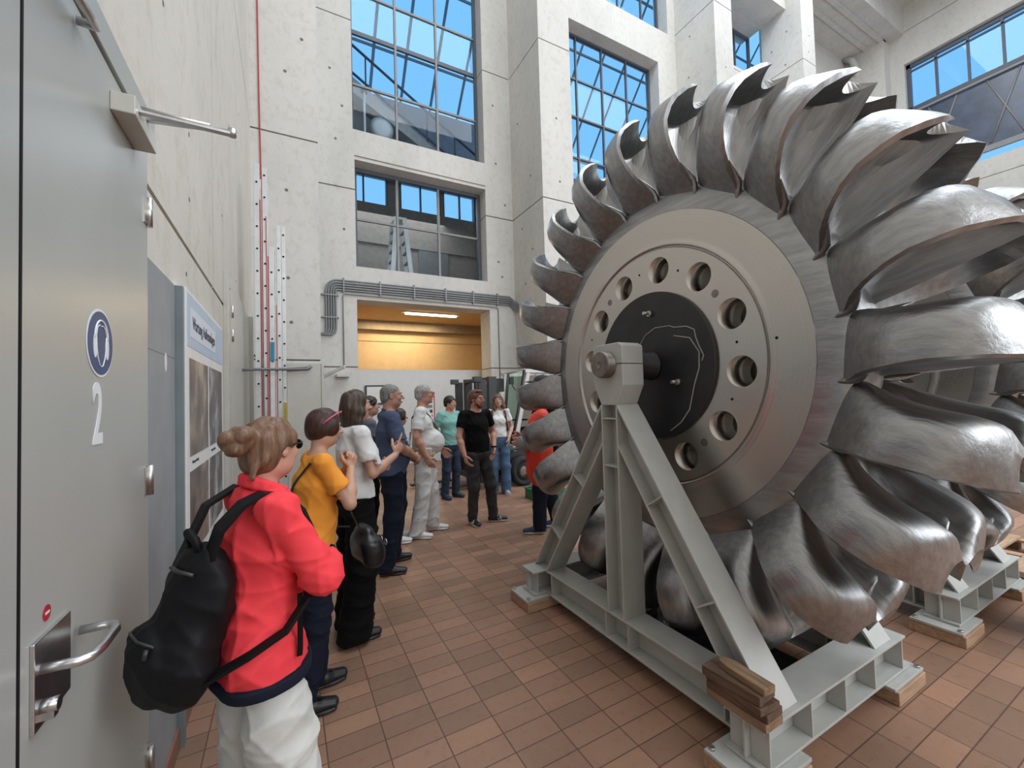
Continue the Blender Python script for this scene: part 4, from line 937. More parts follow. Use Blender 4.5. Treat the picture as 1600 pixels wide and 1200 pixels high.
    if collar:
        c = SDF()
        for k in range(16):
            a0 = 2 * PI * k / 16; a1 = 2 * PI * (k + 1) / 16
            p = [J['nck'] + V3(.066 * math.sin(a), .012 + .068 * math.cos(a), -.012 - .035 * math.cos(a) + collar.get('h', 0)) * f for a in (a0, a1)]
            c.cap(p[0], p[1], collar.get('r', .011), None, .008); c.cap(p[0] + V3(0, 0, .018), p[1] + V3(0, 0, .018), collar.get('r', .011) * .9, None, .008)
        sobj('collar', c, .005, collar['mat'], T, None, 2)
    # ---- trousers
    b_ = bottom or {}; S = SDF(); wz = b_.get('waist', 1.03) * f; o2 = b_.get('off', .010); tk, tn, ta = b_.get('legs', (.092, .072, .062))
    S.ecap(J['pel'] + V3(0, 0, -.04), V3(J['pel'][0], 0, wz + .02), X, ((hr + o2 * .7) * f, (.106 * g + o2 * .7) * f), ((wr + (hr - wr) * .5 + o2 * .5) * f, (.096 * g + o2 * .5) * f), 0.025)
    for sd, sx in (('L', -1), ('R', 1)):
        hp, kn, an = J['hip' + sd], J['kne' + sd], J['ank' + sd]; zb = b_.get('cuff', .055)
        end = V3(an[0], an[1] - .004, zb - .03); tq = min(tk, .090) * (0.55 + .45 * g) * f; md = hp * .55 + kn * .45; S.cap(hp - V3(0, 0, .02), md, tq, (tk * (.55 + .45 * g) * .55 + tn * .45) * f, 0.03); S.cap(md, kn, (tk * (.55 + .45 * g) * .55 + tn * .45) * f, tn * f, 0.02); S.cap(kn, end, tn * f, ta * f, 0.03)
        S.ell(hp + V3(sx * .0, -.045, .0) * f, (.080 * g * f, .070 * f, .085 * f), None, .03)
    S.plane((0, 0, b_.get('cuff', .055)), (0, 0, -1), .004); S.plane((0, 0, wz), (0, 0, 1), .004)
    sobj(b_.get('name', 'trousers'), S, h, b_['mat'], T, folds(b_.get('wr', .0045), int(abs(pos[1]) * 100) + 5, 13), 2)
    # ---- shoes
    for i, sd in enumerate(('L', 'R')):
        an = J['ank' + sd]; fd = J['fd' + sd]; sdv = V3(fd[1], -fd[0], 0); S = SDF(); q = shoes; up = V3(0, 0, 1); hl = an - fd * .045 * f; z0 = .0
        S.ecap(V3(hl[0], hl[1], .048), V3(*(an + fd * .05 * f)[:2], .05), sdv, (.036, .036), (.042, .040), .02); S.ecap(V3(*(an + fd * .05 * f)[:2], .045), V3(*(an + fd * .165 * f)[:2], .034), sdv, (.044, .036), (.036, .024), .02)
        if not q.get('low'): S.cap(an + V3(0, 0, -.03), an + V3(0, -.004, .012), .042 * f, .044 * f, .02)
        S.plane((0, 0, .012), (0, 0, -1), .002)
        if q.get('low'): S.ell(V3(*(an + fd * .045 * f)[:2], .09), (.026, .055, .045), (sdv, fd, up), .006, 's')
        so = sobj('shoe', S, .005, q['mat'], T, None, 1)
        S = SDF(); S.ecap(V3(hl[0], hl[1], .013), V3(*(an + fd * .165 * f)[:2], .013), sdv, (.036, .013), (.039, .013), .01); S.ell(V3(*(an + fd * .10 * f)[:2], .013), (.047, .07, .013), (sdv, fd, up), .015); S.plane((0, 0, .001), (0, 0, -1), .001)
        sobj('sole', S, .005, q.get('sole', q['mat']), so, None, 1)
        if q.get('stripes'):
            for k in range(3):
                st_ = MB(); c0 = an + fd * (.035 + .022 * k) * f
                for sg_ in (-1, 1): st_.tube([V3(c0[0], c0[1], .078) + sdv * sg_ * .026, V3(*(c0 + fd * .012)[:2], .05) + sdv * sg_ * .0445, V3(*(c0 + fd * .02)[:2], .026) + sdv * sg_ * .0455], .0045, 6)
                st_.build('stripe', M['white'], so)
    # ---- hair
    if hair:
        S = SDF(); kd = hair['kind']
        if kd in ('short', 'thin', 'cropped'):
            th = {'short': .013, 'thin': .006, 'cropped': .002}[kd]; E(S, (0, -.016, .037), (.074 + th, .093 + th, .083 + th), .01)
            E(S, (0, -.055, -.015), (.066 + th * .6, .052 + th * .6, .06), .02)
            if hair.get('quiff'): E(S, (0.01, .045, .105), (.055, .045, .022), .02)
            E(S, (0, .105, -.03 + (.0 if kd == 'short' else .012)), (.105, .085, .095), .012, 's')
            for sx in (-1, 1): E(S, (sx * .085, .012, -.035), (.03, .034, .05), .008, 's')
            S.plane(Hd(0, 0, -.065), -ax[2], .01); nz_ = wrinkle(.0035 if kd != 'cropped' else .001, 11, 60, 60)
        elif kd == 'bob':
            E(S, (0, -.012, .040), (.090, .106, .094), .02); E(S, (0, -.035, -.015), (.084, .080, .075), .03); E(S, (0, .118, -.045), (.10, .075, .098), .012, 's')
            for sx in (-1, 1): E(S, (sx * .06, .035, .005), (.026, .045, .05), .02)
            S.plane(Hd(0, -.02, -.072), -ax[2] + ax[1] * .2, .01); nz_ = wrinkle(.003, 12, 50, 20)
        elif kd == 'bun':
            E(S, (0, -.012, .040), (.084, .104, .090), .02); E(S, (0, -.055, -.03), (.070, .062, .060), .03); E(S, (0, .112, -.035), (.11, .078, .105), .012, 's')
            for sx in (-1, 1): E(S, (sx * .088, .020, -.025), (.030, .030, .045), .01, 's')
            E(S, (0, -.128, .050), (.052, .048, .052), .012); E(S, (.028, -.150, .070), (.036, .032, .028), .008); E(S, (-.025, -.158, .040), (.034, .034, .036), .008); E(S, (.012, -.168, .022), (.030, .030, .026), .008); E(S, (0.0, -.185, .062), (.028, .026, .024), .010)
            S.chain([Hd(.03, -.10, -.04), Hd(.035, -.115, -.09), Hd(.03, -.105, -.125)], [.014, .008, .002], .01)
            nz_ = wrinkle(.0045, 13, 55, 45)
        elif kd == 'long':
            E(S, (0, -.012, .040), (.083, .102, .090), .02); E(S, (0, -.050, -.03), (.074, .062, .08), .03)
            L = hair.get('len', .30)
            for sx in (-1, 1):
                S.chain([Hd(sx * .062, .012, .03), Hd(sx * .078, .005, -.05), Hd(sx * .082, .03 if hair.get('front') else -.02, -.12), Hd(sx * .078, .055 if hair.get('front') else -.05, -.22 if L > .2 else -.16)], [.030, .030, .030, .016], .03)
            if not hair.get('front_only'): S.ecap(Hd(0, -.065, -.03), Hd(0, -.105, -L), ax[0], (.075 * hs, .045 * hs), (.055 * hs, .020 * hs), .05)
            E(S, (0, .118, -.038), (.066 if hair.get('front') else .085, .085, .110), .012, 's'); nz_ = wrinkle(.0045, 14, 60, 8)
        sobj('hair', S, hh, hair['mat'], T, nz_, 1)
        if hair.get('beard'):
            S = SDF(); E(S, (0, .042, -.080), (.046, .046, .040), .02)
            for sx in (-1, 1): S.chain([Hd(sx * .068, .012, -.010), Hd(sx * .060, .03, -.055), Hd(sx * .03, .062, -.082)], [.010, .017, .020], .02)
            S.chain([Hd(-.026, .085, -.052), Hd(0, .098, -.042), Hd(.026, .085, -.052)], [.006, .006, .006], .008); E(S, (0, .100, -.056), (.017, .012, .008), .003, 's')
            sobj('beard', S, .004, hair['beard'], T, wrinkle(.002, 4, 90, 90), 1)
    T['_'] = 0; del T['_']
    return T, J, Hd, R, f
def on_person(T, mb, name, m_, bevel=0): return mb.build(name, m_, T, bevel=bevel)
def glasses(T, Hd, m_, lens=None, w=.052, name='glasses'):
    mb = MB()
    for sx in (-1, 1):
        c = Hd(sx * .033, .108, .012); ring = [Hd(sx * .033 + .024 * math.cos(a), .107 - abs(sx * .033 + .024 * math.cos(a)) * .12, .010 + .018 * math.sin(a)) for a in [2 * PI * k / 20 for k in range(21)]]; mb.tube(ring, .0022, 6)
        mb.tube([Hd(sx * .058, .099, .018), Hd(sx * .078, .06, .018), Hd(sx * .081, -.005, .015), Hd(sx * .079, -.03, -.005)], .0024, 6)
    mb.tube([Hd(-.01, .107, .014), Hd(0, .110, .017), Hd(.01, .107, .014)], .002, 6); g = mb.build(name, m_, T)
    if lens:
        for sx in (-1, 1):
            l_ = MB(); l_.add([Hd(sx * .033 + .025 * math.cos(a), .106 - abs(sx * .033 + .025 * math.cos(a)) * .12, .010 + .019 * math.sin(a)) for a in [2 * PI * k / 20 for k in range(20)]] + [Hd(sx * .033 + .025 * math.cos(a), .109 - abs(sx * .033 + .025 * math.cos(a)) * .12, .010 + .019 * math.sin(a)) for a in [2 * PI * k / 20 for k in range(20)]],
                  [tuple(range(20)), tuple(range(20, 40))[::-1]] + [(k, 20 + k, 20 + (k + 1) % 20, (k + 1) % 20) for k in range(20)]); l_.build('lens', lens, g)
    return g
# ---------------------------------------------------------------- the visitors
C_ = dict(
 coral=cloth('coral_jacket', (0.83, 0.052, 0.066), 0.75, spec=.3), orange=cloth('orange_cotton', (0.80, 0.30, 0.03)), white=cloth('white_cotton', (0.70, 0.70, 0.69)), wden=cloth('white_denim', (0.58, 0.58, 0.55), var=.1, scale=9),
 navy=cloth('navy_pique', (0.052, 0.072, 0.135)), dnavy=cloth('dark_navy_cloth', (0.009, 0.012, 0.025), spec=.2), blk=cloth('black_cloth', (0.0045, 0.0045, 0.005), spec=.15), char=cloth('charcoal_denim', (0.032, 0.032, 0.034)), mint=cloth('mint_cotton', (0.20, 0.44, 0.40)),
 denim=cloth('blue_denim', (0.055, 0.11, 0.20), var=.2, scale=7), dden=cloth('dark_denim', (0.02, 0.035, 0.07), var=.2), grey=cloth('grey_cotton', (0.12, 0.13, 0.16)), nylon=cloth('black_nylon', (0.0045, 0.0045, 0.006), 0.6, spec=.25, bmp=.4, bscale=40), blkshoe=mat('black_shoe', (0.010, 0.010, 0.011), 0.45), navshoe=mat('navy_shoe', (0.02, 0.035, 0.07), 0.6),
 whshoe=mat('white_shoe', (0.72, 0.72, 0.72), 0.5, var=.04), greyshoe=mat('grey_shoe', (0.30, 0.31, 0.32), 0.6), leather=mat('black_leather', (0.009, 0.009, 0.010), 0.35, bmp=.3, bscale=30), olive=cloth('olive_webbing', (0.22, 0.20, 0.10)), beige=cloth('beige_pouch', (0.55, 0.50, 0.42)), redbag=mat('red_fabric', (0.75, 0.045, 0.02), 0.5, var=.12, bmp=.5, bscale=22, bdist=.01))
Hm = dict(brown=hair_mat('hair_brown', (0.10, 0.050, 0.030), (0.24, 0.135, 0.080)), maroon=hair_mat('hair_maroon', (0.030, 0.011, 0.009), (0.065, 0.026, 0.020)), dbrown=hair_mat('hair_dark_brown', (0.025, 0.015, 0.010), (0.075, 0.045, 0.030)), greyh=hair_mat('hair_grey', (0.10, 0.095, 0.09), (0.26, 0.25, 0.24)),
 lgrey=hair_mat('hair_light_grey', (0.24, 0.23, 0.22), (0.45, 0.43, 0.40)), blackh=hair_mat('hair_black', (0.010, 0.008, 0.008), (0.03, 0.025, 0.02)), ginger=hair_mat('hair_auburn', (0.075, 0.033, 0.018), (0.17, 0.075, 0.038)), beard=hair_mat('beard_auburn', (0.08, 0.03, 0.016), (0.17, 0.065, 0.03)), chest=hair_mat('hair_chestnut', (0.06, 0.03, 0.02), (0.17, 0.09, 0.055)))
GL = mat('sunglass_lens', (0.006, 0.006, 0.007), 0.12); FR = mat('glasses_frame', (0.03, 0.028, 0.028), 0.3)

# woman in the coral jacket, arms crossed
T1, J1, Hd1, R1, f1 = person('person in a coral red jacket and white jeans, hair in a bun, nearest the door', (-0.085, 1.66), 66, 1.605, 'f', .95, h=.0055, skin='pink', head_yaw=-22, lean=.02, hh=.0035,
    arms={'L': ((-.25, .13, 1.18), (-.0, .24, 1.10), (1, .1, .02), (0, -1, .1), (0, .1, 1), .5), 'R': ((.205, .13, 1.175), (.0, .27, 1.17), (-1, .05, 0), (0, -1, -.1), (0, .1, 1), .5)},
    top=dict(name='jacket', mat=C_['coral'], off=.022, hem=.885, sleeve=1.62, wr=.0055, fr=19, flare=.022, neck=.02), collar=dict(mat=C_['coral'], h=.03, r=.013), bottom=dict(name='jeans', mat=C_['wden'], legs=(.100, .108, .118), off=.010, waist=.98, cuff=.03, wr=.006),
    shoes=dict(mat=C_['whshoe']), hair=dict(kind='bun', mat=Hm['brown']), feet=[(-.12, .0, -8), (.13, .03, 10)])
S = SDF(); S.ecap((0, 0, .78), (0, 0, .86), (1, 0, 0), ((.150 + .060) * f1, (.098 + .058) * f1), ((.150 + .058) * f1, (.098 + .056) * f1), .02); S.plane((0, 0, .782), (0, 0, -1)); S.ell((-.09, -.04, .81), (.098, .10, .1), None, .02); S.ell((.09, -.04, .81), (.098, .10, .1), None, .02); S.plane((0, 0, .782), (0, 0, -1)); S.plane((0, 0, .815), (0, 0, 1)); sobj('hem_band', S, .006, C_['dnavy'], T1, wrinkle(.003, 3), 1)
m = MB(); m.strip([(.172, .052, 1.05), (.176, .05, .98), (.178, .048, .88), (.180, .045, .86)], .016, .004, (0, 1, .1)); on_person(T1, m, 'zip_pull', C_['blk'])
glasses(T1, Hd1, GL, GL, name='sunglasses')
bp = thing('backpack', 'large black backpack worn by the person in the coral jacket', 'backpack', (-0.085, 1.66, 0), (0, 0, -math.radians(66)))
S = SDF(); S.ecap((-.0, -.165, 1.17), (-.03, -.215, .93), (1, .1, 0), (.095, .055), (.135, .080), .04); S.ell((-.03, -.21, .91), (.135, .095, .135), None, .04); S.ell((-.0, -.145, 1.08), (.115, .05, .15), None, .03); S.ell((-.04, -.28, .92), (.110, .042, .115), None, .015)
sobj('bag_body', S, .0065, C_['nylon'], bp, folds(.006, 21, 14), 2)
m = MB(); m.strip([(.05, -.17, 1.16), (.085, -.14, 1.29), (.098, -.085, 1.352), (.105, -.03, 1.375), (.108, .03, 1.362), (.108, .085, 1.30), (.112, .125, 1.20), (.135, .13, 1.10), (.180, .07, 1.03), (.188, .0, .96), (.160, -.09, .92), (.08, -.19, .86)], .052, .012, (1, .1, 0), wn=[.05, .055, .058, .06, .058, .055, .05, .03, .027, .027, .027, .03]); m.build('shoulder_strap', C_['nylon'], bp)
m = MB(); m.strip([(-.09, -.20, 1.16), (-.10, -.12, 1.33), (-.105, -.03, 1.375), (-.108, .08, 1.31), (-.12, .13, 1.15), (-.17, .07, 1.02), (-.18, -.06, .92), (-.14, -.2, .82)], .05, .012, (1, 0, 0)); m.build('shoulder_strap', C_['nylon'], bp)
m = MB(); m.tube([(.03, -.17, 1.21), (.03, -.185, 1.26), (.0, -.195, 1.28), (-.03, -.185, 1.26), (-.03, -.17, 1.21)], .012, 8); m.build('grab_loop', C_['nylon'], bp)
m = MB(); m.tube([(.07, -.20, 1.17), (.03, -.225, 1.18), (-.03, -.228, 1.18)], .006, 6); m.build('zip', FR, bp)
m = MB(); m.tube([(.05, -.285, 1.00), (.0, -.310, 1.01), (-.08, -.312, 1.01), (-.13, -.285, 1.0)], .004, 6); m.cyl((.045, -.30, 1.0), (.047, -.305, .975), .006, 8); m.build('pocket_zip', FR, bp)

# woman in orange
T2, J2, Hd2, R2, f2 = person('person in an orange t-shirt and dark trousers with hands clasped under the chin', (0.125, 2.64), 80, 1.61, 'f', 1.05, h=.0065, skin='fair', head_yaw=4, head_pitch=-6, lean=.045, hh=.0045,
    arms={'R': ((.215, .17, 1.17), (.03, .225, 1.385), (-.35, .25, .9), (-1, -.2, .2), (-.2, -1, .2), .75), 'L': ((-.215, .17, 1.17), (-.03, .225, 1.385), (.35, .25, .9), (1, -.2, .2), (.2, -1, .2), .75)},
    top=dict(mat=C_['orange'], off=.013, hem=.93, sleeve=.62, wr=.005, nw=1.1), bottom=dict(mat=C_['dnavy'], legs=(.098, .075, .060), waist=1.02), shoes=dict(mat=C_['blkshoe'], low=True), hair=dict(kind='bob', mat=Hm['maroon']), feet=[(-.10, .06, 0), (.11, -.06, 12)])
m = MB()
for sx in (-1, 1): m.tube([Hd2(sx * .03, .088, .112), Hd2(sx * .07, .06, .105), Hd2(sx * .094, -.0, .06), Hd2(sx * .096, -.03, .03)], .0045, 6)
m.tube([Hd2(-.03, .088, .112), Hd2(0, .095, .118), Hd2(.03, .088, .112)], .004, 6); m.build('sunglasses', mat('pink_plastic', (0.62, 0.10, 0.16), 0.35), T2)
hb = thing('handbag', 'black leather handbag hanging in front of the person in the orange t-shirt', 'handbag', (0.125, 2.64, 0), (0, 0, -math.radians(80)))
S = SDF(); S.ecap((-.05, .30, .81), (-.05, .32, .76), (1, 0, 0), (.12, .05), (.15, .07), .03); S.box((-.05, .32, .75), (.15, .06, .09), None, .05, .03); S.ell((-.05, .30, .86), (.10, .04, .04), None, .03); sobj('bag', S, .007, C_['leather'], hb, wrinkle(.006, 5, 16, 16), 2)
m = MB(); m.strip([(.02, .27, .86), (.06, .20, 1.0), (.10, .14, 1.15), (.11, .105, 1.25), (.105, .04, 1.325), (.09, -.03, 1.325), (.04, -.10, 1.22), (-.05, -.14, 1.05), (-.15, -.08, .95), (-.2, .05, .9), (-.15, .25, .87)], .022, .006, (1, 0, 0)); m.build('strap', C_['leather'], hb)
m = MB(); 
for x in (.02, -.05): m.lathe([(.018, -.003), (.022, 0), (.018, .003), (.014, 0)], 14, (x, .412, .78), 'Y')
m.build('ring', M['bolt'], hb)

# woman with long hair
T3, J3, Hd3, R3, f3 = person('person with long brown hair in a white t-shirt and wide black trousers, one finger raised', (0.43, 3.23), 74, 1.735, 'f', .94, h=.007, skin='fair', head_yaw=6, hh=.005,
    arms={'R': ((.225, .03, 1.17), (.14, .27, 1.27), (-.05, .55, .8), (-1, -.2, .1), (0, -.8, .5), 1.05, 'point'), 'L': ((-.21, .06, 1.16), (.0, .24, 1.17), (1, .2, .1), (0, -1, 0), (0, 0, 1), .6)},
    top=dict(mat=C_['white'], off=.016, hem=.99, sleeve=.66, wr=.006, flare=.02), bottom=dict(mat=C_['blk'], legs=(.105, .105, .110), off=.010, waist=1.06, cuff=.035, wr=.007), shoes=dict(mat=C_['blkshoe']), hair=dict(kind='long', len=.43, mat=Hm['dbrown']), feet=[(-.10, .03, -4), (.11, -.04, 12)])
# navy polo
T4, J4, Hd4, R4, f4 = person('person in a navy polo shirt with cropped grey hair, hands joined in front', (0.91, 4.27), 90, 1.81, 'm', 1.05, belly=.015, h=.0075, skin='tan', head_yaw=8, hh=.005,
    arms={'R': ((.25, .04, 1.175), (.06, .25, 1.02), (-.55, .65, -.45), (-.6, -.6, 0), (.2, .5, .8), .5), 'L': ((-.25, .04, 1.175), (-.04, .25, 1.0), (.55, .65, -.45), (.6, -.6, 0), (-.2, .5, .8), .5)},
    top=dict(name='polo_shirt', mat=C_['navy'], off=.014, hem=.90, sleeve=.78), collar=dict(mat=C_['navy'], r=.010, h=.0), bottom=dict(mat=C_['dnavy'], legs=(.096, .080, .070)), shoes=dict(mat=C_['blkshoe']), hair=dict(kind='cropped', mat=Hm['greyh']), feet=[(-.13, .07, -6), (.15, -.06, 14)])
# dark haired person behind
T5, J5, Hd5, R5, f5 = person('person with short dark hair, mostly hidden behind the navy polo shirt', (0.84, 5.05), 90, 1.70, 'f', .95, h=.009, skin='fair', top=dict(mat=C_['grey'], off=.012), bottom=dict(mat=C_['blk']), shoes=dict(mat=C_['blkshoe']), hair=dict(kind='short', mat=Hm['blackh']))
# white patterned tee
T6, J6, Hd6, R6, f6 = person('person in a white patterned t-shirt with folded arms, half hidden behind the navy polo shirt', (1.16, 5.02), 95, 1.55, 'f', .92, h=.008, skin='tan', arms={'L': ((-.22, .12, 1.17), (.0, .22, 1.16), (1, .1, 0), (0, -1, 0), (0, 0, 1), .5), 'R': ((.22, .12, 1.17), (-.0, .24, 1.18), (-1, .1, 0), (0, -1, 0), (0, 0, 1), .5)},
    top=dict(mat=mat('striped_white', (0.62, 0.62, 0.64), 0.85, var=.18, scale=10, stretch=(1, 1, 12)), off=.012), bottom=dict(mat=C_['dnavy']), shoes=dict(mat=C_['whshoe']), hair=dict(kind='bob', mat=Hm['dbrown']))
# man all in white
T7, J7, Hd7, R7, f7 = person('person all in white with grey hair, glasses and an olive shoulder strap', (1.49, 5.10), 112, 1.83, 'm', 1.02, belly=.055, h=.0075, skin='pink', head_yaw=-8, hh=.005, arms={'R': ((.265, -.05, 1.17), (.26, .06, .93)), 'L': ((-.27, .05, 1.17), (-.25, .20, .96))},
    top=dict(mat=C_['white'], off=.012, hem=.96, sleeve=.74, nw=1.05), bottom=dict(mat=cloth('white_trousers', (0.66, 0.66, 0.65)), legs=(.098, .086, .080), wr=.007), shoes=dict(mat=C_['whshoe']), hair=dict(kind='thin', mat=Hm['lgrey']), feet=[(-.13, .11, -2), (.15, -.05, 10)])
glasses(T7, Hd7, FR)
m = MB(); m.lathe([(.041, -.012), (.045, 0), (.041, .012)], 20, tuple(J7['wriL']), 'Z'); m.build('wristwatch', M['bolt'], T7)
cb = thing('crossbody_bag', 'beige pouch on an olive and black strap across the person all in white', 'bag', (1.49, 5.10, 0), (0, 0, -math.radians(112)))
m = MB(); m.strip([(-.02, -.145, 1.25), (.06, -.13, 1.42), (.105, -.06, 1.515), (.10, .02, 1.52), (.07, .09, 1.45), (.03, .13, 1.36)], .045, .006, (1, .2, 0)); m.build('black_strap', C_['blk'], cb)
m = MB(); m.strip([(.03, .13, 1.36), (-.03, .185, 1.25), (-.10, .24, 1.13), (-.16, .22, 1.05), (-.2, .1, 1.02)], .055, .006, (1, .6, 0)); m.build('olive_strap', C_['olive'], cb)
m = MB(); m.strip([(.205, .16, 1.01), (.235, .06, 1.0), (.225, -.05, 1.0), (.15, -.14, 1.02), (0, -.17, 1.1), (-.02, -.155, 1.25)], .03, .008, (0, 0, 1)); m.build('waist_strap', C_['beige'], cb)
S = SDF(); S.box((.215, .02, 1.02), (.02, .10, .055), None, .018, .01); sobj('pouch', S, .007, C_['beige'], cb, None, 1)
# mint t-shirt
T8, J8, Hd8, R8, f8 = person('person in a mint green t-shirt with hands behind the back, by the forklift mast', (2.40, 6.66), 158, 1.68, 'm', 1.12, h=.009, skin='pink', head_yaw=-18, head_pitch=-4, hh=.006, arms={'R': ((.27, -.10, 1.18), (.10, -.22, 1.0)), 'L': ((-.27, -.10, 1.18), (-.08, -.22, 1.0))},
    top=dict(mat=C_['mint'], off=.014, hem=.92, sleeve=.7), bottom=dict(mat=C_['dden'], legs=(.092, .075, .066)), shoes=dict(mat=C_['navshoe']), hair=dict(kind='short', mat=Hm['blackh']))
# black t-shirt with beard
T9, J9, Hd9, R9, f9 = person('bearded person with glasses in a black t-shirt and charcoal jeans, standing apart on the tiles', (2.21, 5.12), 170, 1.745, 'm', 1.02, h=.007, skin='pink', head_yaw=-26, hh=.005, feet=[(-.20, .10, -62, .02), (.085, .02, 4, .02)], hip_shift=-.02,
    arms={'R': ((.265, .0, 1.17), (.25, .10, .93)), 'L': ((-.30, -.04, 1.19), (-.22, .09, 1.02), (.25, .15, -1), (1, 0, 0), (0, 1, 0), .2)},
    top=dict(mat=C_['blk'], off=.012, hem=.955, sleeve=.60), bottom=dict(mat=C_['char'], legs=(.094, .076, .058)), shoes=dict(mat=C_['blkshoe'], sole=mat('cream_sole', (0.55, 0.52, 0.46), .6), stripes=True), hair=dict(kind='short', mat=Hm['ginger'], quiff=True, beard=Hm['beard']))
glasses(T9, Hd9, FR)
m = MB(); m.lathe([(.034, -.01), (.037, 0), (.034, .01)], 18, tuple(J9['wriL']), 'Z'); m.build('wristband', C_['blk'], T9)
# white t-shirt, blue jeans
T10, J10, Hd10, R10, f10 = person('person with long hair in a white t-shirt and blue jeans before the forklift', (3.20, 6.45), 200, 1.70, 'f', 1.0, h=.008, skin='fair', head_yaw=4, head_roll=8, hh=.005, arms={'R': ((.245, -.05, 1.17), (.17, .10, 1.0), (-.2, .15, -1), (-1, 0, 0), (0, 1, 0), .15), 'L': ((-.245, -.05, 1.17), (-.17, .10, 1.0), (.2, .15, -1), (1, 0, 0), (0, 1, 0), .15)},
    top=dict(mat=C_['white'], off=.010, hem=1.0, sleeve=.55), bottom=dict(name='jeans', mat=C_['denim'], legs=(.090, .085, .090), waist=1.08, cuff=.04), shoes=dict(mat=C_['greyshoe'], sole=C_['whshoe']), hair=dict(kind='long', len=.20, front=True, mat=Hm['chest']))
m = MB()
for sx in (-1, 1): m.strip([(sx * .10, -.10, 1.30), (sx * .105, -.03, 1.425), (sx * .108, .04, 1.42), (sx * .115, .105, 1.33), (sx * .13, .11, 1.2), (sx * .155, .05, 1.1), (sx * .14, -.06, 1.05)], .035, .008, (1, 0, 0))
rk = m.build('rucksack_straps', cloth('brown_straps', (0.10, 0.03, 0.02)), None); rk.location = (3.20, 6.45, 0); rk.rotation_euler = (0, 0, -math.radians(200)); tag(rk, 'dark brown rucksack straps over the shoulders of the person in blue jeans', 'straps')
# person with the cap behind the wheel
T11, J11, Hd11, R11, f11 = person('person in a dark cap and black clothes hidden behind the rim of the big wheel', (2.83, 4.42), -68, 1.90, 'm', 1.05, h=.009, skin='pink', hh=.006, feet=[(-.12, .14, 8), (.12, -.12, -4)], arms={'L': ((-.24, .10, 1.15), (-.10, .30, 1.0), (.3, .8, -.4), (.9, 0, 0), (0, .3, 1), .6), 'R': ((.24, .05, 1.15), (.10, .28, 1.05), (-.3, .9, -.2), (-.9, 0, 0), (0, .2, 1), .6)},
    top=dict(name='jacket', mat=C_['blk'], off=.022, sleeve=1.7, hem=.90), bottom=dict(mat=C_['dnavy'], legs=(.1, .085, .072)), shoes=dict(mat=C_['navshoe'], sole=mat('pale_sole', (0.5, 0.48, 0.44), .6)), hair=dict(kind='cropped', mat=Hm['greyh']))
S = SDF(); S.ell(Hd11(0, -.012, .062), V3(.092, .108, .075), [R11 @ V3(1, 0, 0), R11 @ V3(0, 1, 0), R11 @ V3(0, 0, 1)], .01); S.ell(Hd11(0, .115, .052), V3(.068, .075, .010), [R11 @ V3(1, 0, 0), R11 @ V3(0, 1, 0), R11 @ V3(0, 0, 1)], .02); S.plane(Hd11(0, 0, .030), -(R11 @ V3(0, 0, 1)), .004); sobj('cap', S, .006, cloth('cap_cloth', (0.035, 0.034, 0.036)), T11, None, 1)
rb = thing('red_bag', 'bulging red fabric bag held by the person in the dark cap', 'bag', (2.60, 4.10, 0)); S = SDF(); S.ell((-.03, .05, 1.02), (.17, .16, .42), None, .05); S.ell((.02, .03, 1.34), (.10, .10, .16), None, .08); sobj('sack', S, .012, C_['redbag'], rb, wrinkle(.012, 8, 14, 12), 2)
m = MB(); m.tube([(-.02, -.02, 1.40), (.0, -.02, 1.47), (.05, .0, 1.49), (.09, .02, 1.44), (.08, .02, 1.40)], .012, 8); m.build('drawcord', C_['redbag'], rb)
m = MB(); m.lathe([(.001, -.11), (.075, -.105), (.085, -.09), (.085, .09), (.075, .105), (.001, .11)], 24, (-.19, .03, 1.12), 'X'); m.build('grey_roll', mat('grey_roll', (0.25, 0.25, 0.26), .5), rb)

# ---------------------------------------------------------------- forklift
fk = thing('forklift', 'white forklift with black mast and cab frame behind the visitors', 'forklift', (0, 0, 0))
K = M['dark']; FW = mat('forklift_white', (0.62, 0.62, 0.60), 0.4, var=.05); TY = mat('tyre', (0.020, 0.020, 0.021), 0.8, var=.3)
def fb(boxes, n, mt, par=fk, bev=.006):
    m = MB()
    for a, b in boxes: m.box(a, b)
    return m.build(n, mt, par, bevel=bev)
for y in (6.88, 8.02): fb([((3.24, y, .1), (3.40, y + .10, 2.03)), ((3.05, y + .015, .12), (3.20, y + .09, 1.97)), ((2.95, y - .02, 1.93), (3.10, y + .08, 2.03))], 'mast_channel', K)
for y in (6.98, 7.90): fb([((3.42, y, .3), (3.50, y + .08, 1.98))], 'mast_channel', K)
fb([((3.24, 6.98, 1.95), (3.34, 8.02, 2.02)), ((3.24, 6.98, 1.0), (3.30, 8.02, 1.08)), ((3.24, 6.98, .35), (3.30, 8.02, .45))], 'cross_member', K)
for y in (7.3, 7.6): m = MB(); m.cyl((3.38, y, .3), (3.38, y, 1.9), .035, 12); m.build('lift_cylinder', M['dark'], fk)
m = MB(); m.tube([(3.36, 7.05, .4), (3.34, 7.1, 1.2), (3.36, 7.15, 1.85), (3.42, 7.2, 1.9)], .018, 8); m.build('hydraulic_hose', C_['blk'], fk)
fb([((2.98, 7.0, .15), (3.04, 8.0, .25)), ((2.98, 7.0, .5), (3.04, 8.0, .6)), ((2.98, 7.0, 1.15), (3.02, 8.0, 1.2))] + [((2.98, 7.0 + .24 * k, .2), (3.01, 7.03 + .24 * k, 1.2)) for k in range(5)], 'carriage', K)
for y in (7.12, 7.75): fb([((2.02, y, .04), (2.98, y + .11, .085)), ((2.93, y, .04), (2.98, y + .11, .6))], 'fork', K)
